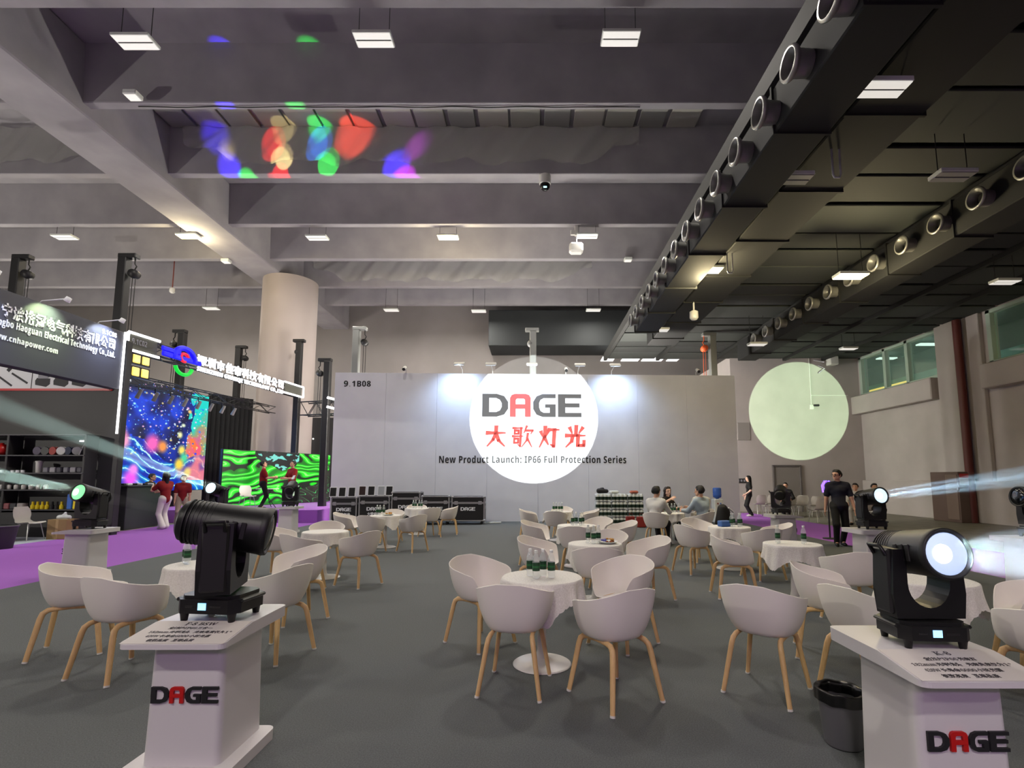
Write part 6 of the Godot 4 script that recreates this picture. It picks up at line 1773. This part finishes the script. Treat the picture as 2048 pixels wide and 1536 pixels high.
func fittings() -> void:
	var white: Material = M["white plastic"]
	var cc := thing("dome_camera", "white dome camera hanging under the beam in the middle of the photo", "camera", Vector3(0.43, 11.9, -16.2))
	part("mount", G.new().lathe([Vector2(0.2, 0), Vector2(0.2, -0.28), Vector2(0.18, -0.32), Vector2(0, -0.32)], 20), white, cc)
	part("dome", G.new().lathe([Vector2(0.175, -0.32), Vector2(0.16, -0.42), Vector2(0.1, -0.5), Vector2(0, -0.53)], 20), mat("dome black", Color(0.03, 0.03, 0.035), 0.1), cc)
	part("indicator", G.new().box(Vector3(0, -0.47, 0.13), Vector3(0.12, 0.06, 0.03), 0.01), glow("indicator", Color(0.7, 1.0, 1.0), 1.0), cc)
	var se := thing("hanging_sensor", "white box sensor with a bracket hanging under the beam right of the yellow lamp", "sensor", Vector3(1.8, 11.9, -19.6))
	part("bracket", G.new().box(Vector3(0, -0.22, 0), Vector3(0.14, 0.45, 0.12), 0.02), white, se)
	part("arm", G.new().box(Vector3(-0.14, -0.3, 0), Vector3(0.2, 0.22, 0.1), 0.02), white, se)
	part("stem", G.new().tube([Vector3(0, -0.4, 0), Vector3(0, -0.8, 0)], 0.03, 8), M["silver"], se)
	part("body", G.new().box(Vector3(-0.02, -1.0, 0.05), Vector3(0.56, 0.42, 0.4), 0.08), white, se)
	var i := 0
	for q in [[Vector3(4.72, 6.75, -14.2), "white box sensor hanging under the black ceiling below the yellow lamp", 7.36], [Vector3(-17.9, 11.3, -24.0), "white box sensor hanging on a red stem left of the round column", 13.58]]:
		var t := thing("box_sensor", q[1], "sensor", q[0])
		part("stem", G.new().tube([Vector3(0, -0.32, 0), Vector3(0, q[2] - q[0].y, 0)], 0.025, 6), mat("stem red", Color(0.5, 0.25, 0.22), 0.5) if i else white, t)
		part("body", G.new().lathe([Vector2(0.05, -0.3), Vector2(0.12, -0.34), Vector2(0.125, -0.52), Vector2(0.08, -0.58), Vector2(0, -0.6)], 14), white, t)
		i += 1
	var lab := ["steel hook loop hanging from the wide black duct, nearer the camera", "steel hook loop hanging from the wide black duct, farther away"]
	i = 0
	for p in [Vector3(4.75, 6.7, -7.35), Vector3(4.52, 6.7, -11.0)]:
		solid("hook_loop", G.new().tube([Vector3(-0.06, 0, 0), Vector3(-0.06, -0.42, 0), Vector3(-0.04, -0.47, 0), Vector3(0.04, -0.47, 0), Vector3(0.06, -0.42, 0), Vector3(0.06, 0, 0)], 0.016, 8), M["silver"], lab[i], "hook", p, 0.0, "hook loops")
		i += 1
	var fl := thing("wall_speaker", "white box and folded bracket high on the end wall above the green disc", "speaker", Vector3(14.3, 7.1, -23.9))
	part("box", G.new().box(Vector3(0.15, 0.1, 0.25), Vector3(0.4, 0.42, 0.4), 0.03), white, fl)
	part("bracket", G.new().tube([Vector3(-0.6, 0.2, 0), Vector3(-0.2, 0.05, 0.2), Vector3(-0.45, -0.1, 0.1), Vector3(-0.2, -0.25, 0.2), Vector3(-0.4, -0.45, 0)], 0.035, 6), M["silver"], fl)
	var we := thing("wall_camera", "small dark camera on the end wall in the middle of the green disc", "camera", Vector3(13.5, 5.0, -23.95))
	part("mount", G.new().box(Vector3(0, 0, 0), Vector3(0.2, 0.24, 0.08), 0.02), white, we)
	part("body", G.new().box(Vector3(0.16, 0.06, 0.14), Vector3(0.26, 0.1, 0.12), 0.03), M["ink black"], we)
	var cb := thing("beam_cable", "thin dark cable running along the beam in front of the coloured patches", "cable", Vector3(-4, 11.9, -12.95))
	var pts: Array = []
	for k in 41:
		pts.append(Vector3(-7.0 + 0.35 * k, -0.015 - 0.02 * absf(sin(k * 0.5)), 0.01 * sin(k * 1.3)))
	part("cord", G.new().tube(pts, 0.014, 5), M["ink black"], cb)

# ---------------------------------------------------------------- people
func ik(a: Vector3, b: Vector3, l1: float, l2: float, bend: Vector3) -> Vector3:
	var d := b - a
	var L := clampf(d.length(), 0.05, (l1 + l2) * 0.999)
	var u := d.normalized()
	var x := (l1 * l1 - l2 * l2 + L * L) / (2.0 * L)
	var h := sqrt(maxf(l1 * l1 - x * x, 0.0))
	var p := (bend - u * bend.dot(u)).normalized()
	return a + u * x + p * h

func finger(out: Array, root: Vector3, d: Vector3, curl: Vector3, l: float, r: float) -> void:
	var m := root + d * l * 0.45
	var e := (d + curl * 0.55).normalized()
	var q := m + e * l * 0.32
	var f := (d + curl * 1.1).normalized()
	out.append([root, m, r, r * 0.95])
	out.append([m, q, r * 0.95, r * 0.88])
	out.append([q, q + f * l * 0.25, r * 0.88, r * 0.75])

# o: pose and clothes. Stands at «at» facing local -z after «turn».
func person(label: String, at: Vector3, turn: float, o: Dictionary) -> Node3D:
	var s: float = o.get("h", 1.72) / 1.72
	var sit: bool = o.get("sit", false)
	var cell: float = o.get("cell", 0.02)
	var t := thing("person", label, "person", at, turn)
	var hipy: float = o.get("seat", 0.46) + 0.1 if sit else 0.91 * s
	var P := Vector3(0, hipy, o.get("back", 0.0))
	var lean: float = o.get("lean", 0.0)
	var side: float = o.get("side", 0.0)
	var up := Vector3(sin(side), cos(lean), -sin(lean)).normalized()
	var chest := P + up * 0.34 * s
	var neck := P + up * 0.535 * s
	var wide: float = o.get("wide", 1.0)
	var sw := 0.178 * s * wide
	var tw: float = o.get("twist", 0.0)
	var R := Vector3(cos(tw), 0, -sin(tw))
	var F := Vector3(-sin(tw), 0, -cos(tw))
	var skin: Array = []
	var shirt: Array = []
	var pants: Array = []
	var shoes: Array = []
	var hair: Array = []
	var fat: float = o.get("fat", 1.0)
	for list in [[skin, 0.0], [shirt, 0.013]]:
		var a: Array = list[0]
		var e: float = list[1]
		a.append([P + up * (0.0 if e > 0.0 else -0.02), P + up * 0.18 * s, (0.124 if e > 0.0 else 0.115) * s * fat + e, 0.112 * s * fat + e])
		a.append([P + up * 0.18 * s, chest, 0.112 * s * fat + e, 0.12 * s * fat + e])
		a.append([chest - R * 0.075 * s, chest + R * 0.075 * s, 0.108 * s + e, 0.108 * s + e])
		a.append([chest + up * 0.07 * s - R * sw * 0.75, chest + up * 0.07 * s + R * sw * 0.75, 0.085 * s + e, 0.085 * s + e])
		a.append([neck - up * 0.055 * s - R * sw * 0.93, neck - up * 0.02 * s, 0.056 * s + e, 0.052 * s + e])
		a.append([neck - up * 0.055 * s + R * sw * 0.93, neck - up * 0.02 * s, 0.056 * s + e, 0.052 * s + e])
	var look: float = o.get("look", 0.0)
	var nod: float = o.get("nod", 0.0)
	var hb := Basis(Vector3.UP, tw + look) * Basis(Vector3.RIGHT, -nod)
	var hc := neck + up * 0.06 * s + hb * Vector3(0, 0.105 * s, -0.018 * s)
	skin.append([neck - up * 0.04 * s, hc + hb * Vector3(0, -0.05, 0.02), 0.054 * s, 0.05 * s])
	var hands: Array = []
	var eyes := G.new()
	for i in 2:
		var sg := -1.0 if i == 0 else 1.0
		var sh := neck - up * 0.075 * s + R * sw * sg
		var hd: Vector3 = o.get("hl" if i == 0 else "hr", Vector3(0.22 * sg, 0.80, -0.06)) 
		hd = Vector3(hd.x, hd.y, hd.z) * s
		var el := ik(sh, hd, 0.285 * s, 0.255 * s, Vector3(0.55 * sg, -0.5, 0.7))
		var d := (hd - el).normalized()
		hd = el + d * 0.25 * s
		skin.append([sh, el, 0.05 * s, 0.041 * s])
		skin.append([el, hd, 0.042 * s, 0.028 * s])
		if o.get("long", false):
			shirt.append([sh, el, 0.066 * s, 0.058 * s])
			shirt.append([el, el.lerp(hd, 0.96), 0.056 * s, 0.043 * s])
		else:
			shirt.append([sh, sh.lerp(el, 0.72), 0.066 * s, 0.068 * s])
		# hand: palm, four unequal fingers, thumb from the palm's side
		var inw := -R * sg
		var cr := (inw + F * 0.3).normalized()
		var nrm := (cr - d * cr.dot(d)).normalized()
		var acr := d.cross(nrm).normalized()
		if acr.dot(F) < 0.0:
			acr = -acr
		var pal := hd + d * 0.085 * s
		var hb2: Array = []
		hb2.append([hd - d * 0.02, hd + d * 0.02, 0.027 * s, 0.027 * s])
		for k in 4:
			var off := acr * (0.028 - 0.0185 * k) * s
			hb2.append([hd + d * 0.015 + off * 0.6, pal + off, 0.016 * s, 0.0135 * s])
			finger(hb2, pal + off, (d + acr * (0.12 - 0.08 * k)).normalized(), nrm * o.get("curl", 0.6), [0.072, 0.08, 0.075, 0.058][k] * s, 0.0088 * s)
		finger(hb2, hd + d * 0.03 * s + acr * 0.03 * s, (d * 0.7 + acr * 0.7 + nrm * 0.2).normalized(), nrm * 0.5, 0.062 * s, 0.0105 * s)
		hands.append(hb2)
		# leg
		var hp := P + Vector3(0.09 * s * sg, -0.03, 0)
		var ft: Vector3 = o.get("fl" if i == 0 else "fr", Vector3(0.1 * sg, 0, 0.0 if not sit else -0.42))
		var ank := Vector3(ft.x, ft.y + 0.085, ft.z + 0.05)
		var kn := ik(hp, ank, 0.43 * s, 0.425 * s, Vector3(0.12 * sg, 0.25, -1.0))
		var fd := Vector3(0.15 * sg, 0, -1).normalized()
		skin.append([hp, kn, 0.085 * s, 0.056 * s])
		skin.append([kn, ank, 0.054 * s, 0.038 * s])
		skin.append([ank, ank + Vector3(0, -0.05, 0) + fd * 0.13, 0.038, 0.026])
		pants.append([hp + Vector3(0, 0.05, 0), kn, 0.098 * s, 0.074 * s])
		pants.append([kn, ank + Vector3(0, 0.0, 0), 0.07 * s, o.get("cuff", 0.058) * s])
		shoes.append([ank + Vector3(0, -0.045, 0.02), ank + Vector3(0, -0.055, 0) + fd * 0.15, 0.042, 0.034])
		shoes.append([ank + Vector3(0, -0.025, 0.01), ank + Vector3(0, -0.045, 0) + fd * 0.1, 0.046, 0.036])
		eyes.lathe([Vector2(0, -0.009), Vector2(0.009, 0), Vector2(0, 0.009)], 8, Transform3D(hb, hc + hb * Vector3(0.032 * sg * s, 0.004, -0.083 * s)))
		eyes.box(hc + hb * Vector3(0.034 * sg * s, 0.03 * s, -0.088 * s), Vector3(0.035, 0.007, 0.01), 0.002, hb)
	pants.append([P + Vector3(-0.05, -0.01, 0), P + Vector3(0.05, -0.01, 0), 0.118 * s * fat, 0.118 * s * fat])
	pants.append([P, P + up * 0.07, 0.124 * s * fat, 0.118 * s * fat])
	# head: cranium, face, jaw, nose, ears
	var hs: Array = [
		[hc + hb * Vector3(0, 0.035, 0.022) * s, hc + hb * Vector3(0, 0.03, -0.01) * s, 0.085 * s, 0.08 * s],
		[hc + hb * Vector3(0, 0.0, -0.03) * s, hc + hb * Vector3(0, -0.06, -0.035) * s, 0.062 * s, 0.046 * s],
		[hc + hb * Vector3(-0.03, -0.05, -0.01) * s, hc + hb * Vector3(0.03, -0.05, -0.01) * s, 0.045 * s, 0.045 * s],
		[hc + hb * Vector3(0, 0.005, -0.088) * s, hc + hb * Vector3(0, -0.03, -0.105) * s, 0.009 * s, 0.014 * s],
		[hc + hb * Vector3(-0.018, -0.062, -0.079) * s, hc + hb * Vector3(0.018, -0.062, -0.079) * s, 0.009 * s, 0.009 * s],
		[hc + hb * Vector3(0, -0.09, -0.062) * s, hc + hb * Vector3(0, -0.095, -0.05) * s, 0.024 * s, 0.026 * s],
		[hc + hb * Vector3(-0.086, 0.01, 0.012) * s, hc + hb * Vector3(-0.084, -0.03, 0.008) * s, 0.014 * s, 0.011 * s],
		[hc + hb * Vector3(0.086, 0.01, 0.012) * s, hc + hb * Vector3(0.084, -0.03, 0.008) * s, 0.014 * s, 0.011 * s],
	]
	var body := G.new()
	body.net(skin, cell, 0.035)
	body.net(hs, minf(cell * 0.5, 0.008), 0.016)
	for h in hands:
		body.net(h, 0.0055 if cell < 0.019 else 0.008, 0.006)
	part("body", body, mat("skin %s" % str(o.get("skin", 0)), [Color(0.86, 0.67, 0.55), Color(0.76, 0.56, 0.44), Color(0.90, 0.74, 0.64)][o.get("skin", 0)], 0.55), t)
	part("eyes", eyes, M["ink black"], t)
	var cm := func(c: Color, r := 0.85) -> Material: return mat("cloth %s" % c.to_html(), c, r)
	part("shirt", G.new().net(shirt, cell, 0.03), cm.call(o.get("shirt", Color(0.8, 0.8, 0.8))), t)
	part("trousers", G.new().net(pants, cell, 0.035), cm.call(o.get("pants", Color(0.1, 0.1, 0.11))), t)
	for i in 2:
		part("shoe", G.new().net([shoes[i * 2], shoes[i * 2 + 1]], minf(cell, 0.014), 0.02), cm.call(o.get("shoes", Color(0.06, 0.06, 0.06)), 0.5), t)
	var hl: int = o.get("hair", 1)
	if hl > 0:
		hair.append([hc + hb * Vector3(0, 0.052, 0.034) * s, hc + hb * Vector3(0, 0.06, -0.002) * s, 0.086 * s, 0.078 * s])
		hair.append([hc + hb * Vector3(-0.035, 0.015, 0.045) * s, hc + hb * Vector3(0.035, 0.015, 0.045) * s, 0.068 * s, 0.068 * s])
		hair.append([hc + hb * Vector3(-0.045, 0.098, -0.028) * s, hc + hb * Vector3(0.035, 0.102, -0.028) * s, 0.026 * s, 0.026 * s])
		for sg in [-1.0, 1.0]:
			hair.append([hc + hb * Vector3(0.072 * sg, 0.05, -0.02) * s, hc + hb * Vector3(0.076 * sg, 0.0, 0.005) * s, 0.018 * s, 0.013 * s])
		if hl >= 2:
			for sg in [-1.0, 1.0]:
				hair.append([hc + hb * Vector3(0.06 * sg, 0.04, 0.01) * s, hc + hb * Vector3(0.085 * sg, -0.14, 0.035) * s, 0.04 * s, 0.032 * s])
			hair.append([hc + hb * Vector3(0, 0.0, 0.06) * s, hc + hb * Vector3(0, -0.2 - 0.12 * (hl - 2), 0.085) * s, 0.075 * s, 0.06 * s])
		part("hair", G.new().net(hair, minf(cell * 0.6, 0.01), 0.02), cm.call(o.get("hairc", Color(0.045, 0.04, 0.04)), 0.6), t)
	if o.get("glasses", false):
		var gl := G.new()
		for sg in [-1.0, 1.0]:
			var ring: Array = []
			for k in 13:
				ring.append(hc + hb * Vector3(0.034 * sg + 0.025 * cos(k * TAU / 12), 0.004 + 0.02 * sin(k * TAU / 12), -0.1))
			gl.tube(ring, 0.003, 5)
			gl.tube([hc + hb * Vector3(0.058 * sg, 0.008, -0.1), hc + hb * Vector3(0.088 * sg, 0.008, 0.01)], 0.003, 5)
		gl.tube([hc + hb * Vector3(-0.01, 0.006, -0.102), hc + hb * Vector3(0.01, 0.006, -0.102)], 0.003, 5)
		part("glasses", gl, M["ink black"], t)
	return t

func crowd() -> void:
	var navy := Color(0.07, 0.08, 0.15)
	person("man in navy polo shirt and black trousers with glasses walking on the right aisle", Vector3(7.15, 0.006, -11.8), PI - 0.3, {"h": 1.74, "cell": 0.013, "shirt": navy, "pants": Color(0.035, 0.035, 0.04), "glasses": true, "look": -0.85, "fl": Vector3(-0.07, 0, 0.1), "fr": Vector3(0.1, 0, -0.1), "hl": Vector3(-0.29, 0.83, -0.1), "hr": Vector3(0.28, 0.8, 0.02), "fat": 1.12, "wide": 1.08})
	person("woman in black with long dark hair standing by the end wall", Vector3(8.98, 0.0, -20.9), 1.35, {"h": 1.66, "shirt": Color(0.045, 0.045, 0.05), "pants": Color(0.04, 0.04, 0.045), "hair": 3, "wide": 0.88, "shoes": Color(0.75, 0.75, 0.73), "long": false, "hl": Vector3(-0.2, 0.95, -0.18), "hr": Vector3(0.2, 0.85, -0.1), "fat": 0.85, "cuff": 0.07, "skin": 2})
	# four people at the farthest table of the right row
	person("man in white shirt seated left at the farthest right table, seen from behind", Vector3(2.86, 0.006, -11.75), face(Vector3(2.86, 0, -11.75), Vector3(3.36, 0, -12.4)), {"sit": true, "cell": 0.016, "long": true, "shirt": Color(0.82, 0.82, 0.80), "lean": 0.22, "hl": Vector3(-0.12, 0.8, -0.42), "hr": Vector3(0.16, 0.8, -0.42), "back": 0.08, "look": -0.25})
	person("woman with long brown hair and dark top facing the camera at the farthest right table", Vector3(3.5, 0.006, -13.2), face(Vector3(3.1, 0, -13.15), Vector3(3.75, 0, -12.3)), {"sit": true, "h": 1.64, "cell": 0.016, "shirt": Color(0.10, 0.07, 0.065), "hair": 2, "hairc": Color(0.12, 0.07, 0.05), "lean": 0.15, "hl": Vector3(-0.1, 0.85, -0.38), "hr": Vector3(0.24, 1.08, -0.32), "back": 0.05, "wide": 0.9, "skin": 2, "look": -0.35})
	person("person in pale blue shirt, back to camera, at the farthest right table", Vector3(3.92, 0.006, -11.8), 0.55, {"sit": true, "cell": 0.016, "long": true, "shirt": Color(0.62, 0.68, 0.72), "lean": 0.14, "hl": Vector3(-0.16, 0.8, -0.4), "hr": Vector3(0.12, 0.85, -0.42), "back": 0.08, "hairc": Color(0.10, 0.09, 0.085), "look": 0.3})
	person("person with black hair half hidden on the right side of the farthest right table", Vector3(4.28, 0.006, -12.75), face(Vector3(4.1, 0, -13.0), Vector3(3.36, 0, -12.4)), {"sit": true, "cell": 0.018, "long": true, "shirt": Color(0.75, 0.74, 0.70), "lean": 0.2, "hl": Vector3(-0.14, 0.8, -0.4), "hr": Vector3(0.14, 0.8, -0.4), "back": 0.06, "hair": 1})
	var bp := thing("backpack", "black backpack hanging on the chair right of the people at the table", "backpack", Vector3(4.62, 0.0, -12.3), 0.4)
	part("bag", G.new().net([[Vector3(-0.05, 0.5, 0), Vector3(0.0, 0.82, 0), 0.15, 0.12], [Vector3(0.1, 0.48, 0.02), Vector3(0.08, 0.75, 0.02), 0.13, 0.1], [Vector3(-0.1, 0.45, 0.05), Vector3(0.12, 0.45, 0.05), 0.1, 0.1]], 0.022), mat("backpack black", Color(0.05, 0.05, 0.055), 0.7), bp)
	part("strap", G.new().tube([Vector3(0.14, 0.85, 0.05), Vector3(0.26, 0.75, 0.08), Vector3(0.28, 0.6, 0.08), Vector3(0.22, 0.45, 0.06)], 0.02, 6), M["sign white"], bp)
	# seated far away by the end wall
	person("person in black seated among the white chairs before the dark door", Vector3(10.5, 0.0, -20.9), 2.6, {"sit": true, "cell": 0.024, "shirt": Color(0.05, 0.05, 0.055), "long": true, "seat": 0.47, "lean": 0.1, "hl": Vector3(-0.2, 0.7, -0.3), "hr": Vector3(0.2, 0.7, -0.3)})
	person("man in a white shirt seated behind the walking man in navy", Vector3(11.15, 0.0, -17.4), 2.4, {"sit": true, "cell": 0.024, "shirt": Color(0.80, 0.79, 0.74), "long": true, "seat": 0.47, "hl": Vector3(-0.2, 0.7, -0.3), "hr": Vector3(0.2, 0.7, -0.3), "pants": Color(0.72, 0.71, 0.68)})
	person("person with dark hair seated behind the right stand lamp with bright lens", Vector3(11.9, 0.0, -17.6), 2.9, {"sit": true, "cell": 0.024, "shirt": Color(0.66, 0.65, 0.60), "long": true, "seat": 0.47, "lean": 0.15, "hl": Vector3(-0.2, 0.7, -0.3), "hr": Vector3(0.2, 0.7, -0.3)})
	# at the bar counter and on the stage on the left
	var red := Color(0.50, 0.045, 0.06)
	person("person in red shirt and white trousers leaning to the tall bar counter", Vector3(-11.45, 0.006, -15.75), 1.25, {"h": 1.74, "cell": 0.018, "shirt": red, "pants": Color(0.86, 0.85, 0.83), "lean": 0.1, "hl": Vector3(-0.12, 1.28, -0.42), "hr": Vector3(0.1, 1.12, -0.42), "cuff": 0.085, "shoes": Color(0.8, 0.8, 0.8), "hair": 2, "nod": -0.2, "fl": Vector3(-0.1, 0, 0.05), "fr": Vector3(0.1, 0, -0.08)})
	person("person in red shirt and pale trousers behind the one leaning to the counter", Vector3(-11.8, 0.006, -17.0), -2.4, {"h": 1.66, "cell": 0.02, "shirt": red, "pants": Color(0.62, 0.57, 0.50), "cuff": 0.085, "hair": 1, "lean": 0.15, "nod": -0.4})
	person("woman with long black hair sitting behind the left end of the bar counter", Vector3(-13.45, 0.0, -15.9), -1.9, {"h": 1.66, "sit": true, "seat": 0.86, "cell": 0.022, "shirt": Color(0.06, 0.05, 0.055), "hair": 3, "long": true, "hl": Vector3(-0.2, 1.1, -0.3), "hr": Vector3(0.2, 1.1, -0.3), "fl": Vector3(-0.1, 0.3, -0.35), "fr": Vector3(0.1, 0.3, -0.35)})
	solid("bar_stool", G.new().lathe([Vector2(0, 0), Vector2(0.2, 0), Vector2(0.19, 0.03), Vector2(0.03, 0.05), Vector2(0.03, 0.78), Vector2(0.18, 0.8), Vector2(0.19, 0.86), Vector2(0, 0.87)], 20), M["tower black"], "black bar stool under the woman behind the counter", "stool", Vector3(-13.45, 0.0, -15.9))
	person("man in a brown jacket leaning over the bar counter from behind", Vector3(-13.25, 0.006, -17.2), -1.4, {"h": 1.74, "cell": 0.022, "shirt": Color(0.20, 0.15, 0.09), "long": true, "lean": 0.35, "hair": 1, "hairc": Color(0.25, 0.24, 0.23), "hl": Vector3(-0.2, 1.25, -0.45), "hr": Vector3(0.2, 1.25, -0.45)})
	person("person in red shirt and black trousers looking at a phone before the green screen", Vector3(-9.9, 0.45, -18.5), -1.1, {"h": 1.74, "cell": 0.018, "shirt": Color(0.55, 0.07, 0.06), "pants": Color(0.05, 0.05, 0.055), "hl": Vector3(-0.08, 1.12, -0.34), "hr": Vector3(0.08, 1.15, -0.34), "nod": -0.35})
	person("person in red shirt holding a white paper on the right before the green screen", Vector3(-8.82, 0.45, -18.45), 2.6, {"h": 1.74, "cell": 0.018, "shirt": Color(0.55, 0.06, 0.06), "pants": Color(0.12, 0.12, 0.15), "hl": Vector3(-0.1, 1.1, -0.32), "hr": Vector3(0.1, 1.1, -0.32), "nod": -0.2})
	solid("paper_sheet", G.new().box(Vector3.ZERO, Vector3(0.12, 0.16, 0.01), 0.0, Basis(Vector3.RIGHT, 0.5)), M["cap white"], "white paper held by the person in red on the right before the green screen", "paper", Vector3(-8.62, 1.6, -18.12), 2.6)
	solid("phone", G.new().box(Vector3.ZERO, Vector3(0.08, 0.15, 0.012), 0.004, Basis(Vector3.RIGHT, 0.7)), M["ink black"], "dark phone held by the person in red on the left before the green screen", "phone", Vector3(-9.55, 1.64, -18.64), -1.1)
	# glowing violet lamp held beside the walking man
	var lp := thing("violet_lamp", "small lamp glowing violet beside the walking man's raised arm", "lamp", Vector3(7.72, 0.0, -13.2))
	part("pole", G.new().tube([Vector3(0, 0.0, 0), Vector3(0, 1.2, 0)], 0.02, 8), M["tower black"], lp)
	part("foot", G.new().lathe([Vector2(0, 0), Vector2(0.18, 0), Vector2(0.17, 0.03), Vector2(0, 0.04)], 18), M["tower black"], lp)
	for i in 5:
		part("glowing_tube", G.new().tube([Vector3(0.1 * cos(i * 1.26), 1.2, 0.1 * sin(i * 1.26)), Vector3(0.13 * cos(i * 1.26 + 0.3), 1.38, 0.13 * sin(i * 1.26 + 0.3)), Vector3(0.05 * cos(i * 1.26), 1.5, 0.05 * sin(i * 1.26))], 0.018, 6), glow("violet glow", Color(0.35, 0.15, 1.0), 2.0), lp)
	part("glowing_core", G.new().lathe([Vector2(0, 1.12), Vector2(0.07, 1.16), Vector2(0.06, 1.24), Vector2(0, 1.27)], 12), glow("pink glow", Color(1.0, 0.7, 1.0), 2.5), lp)
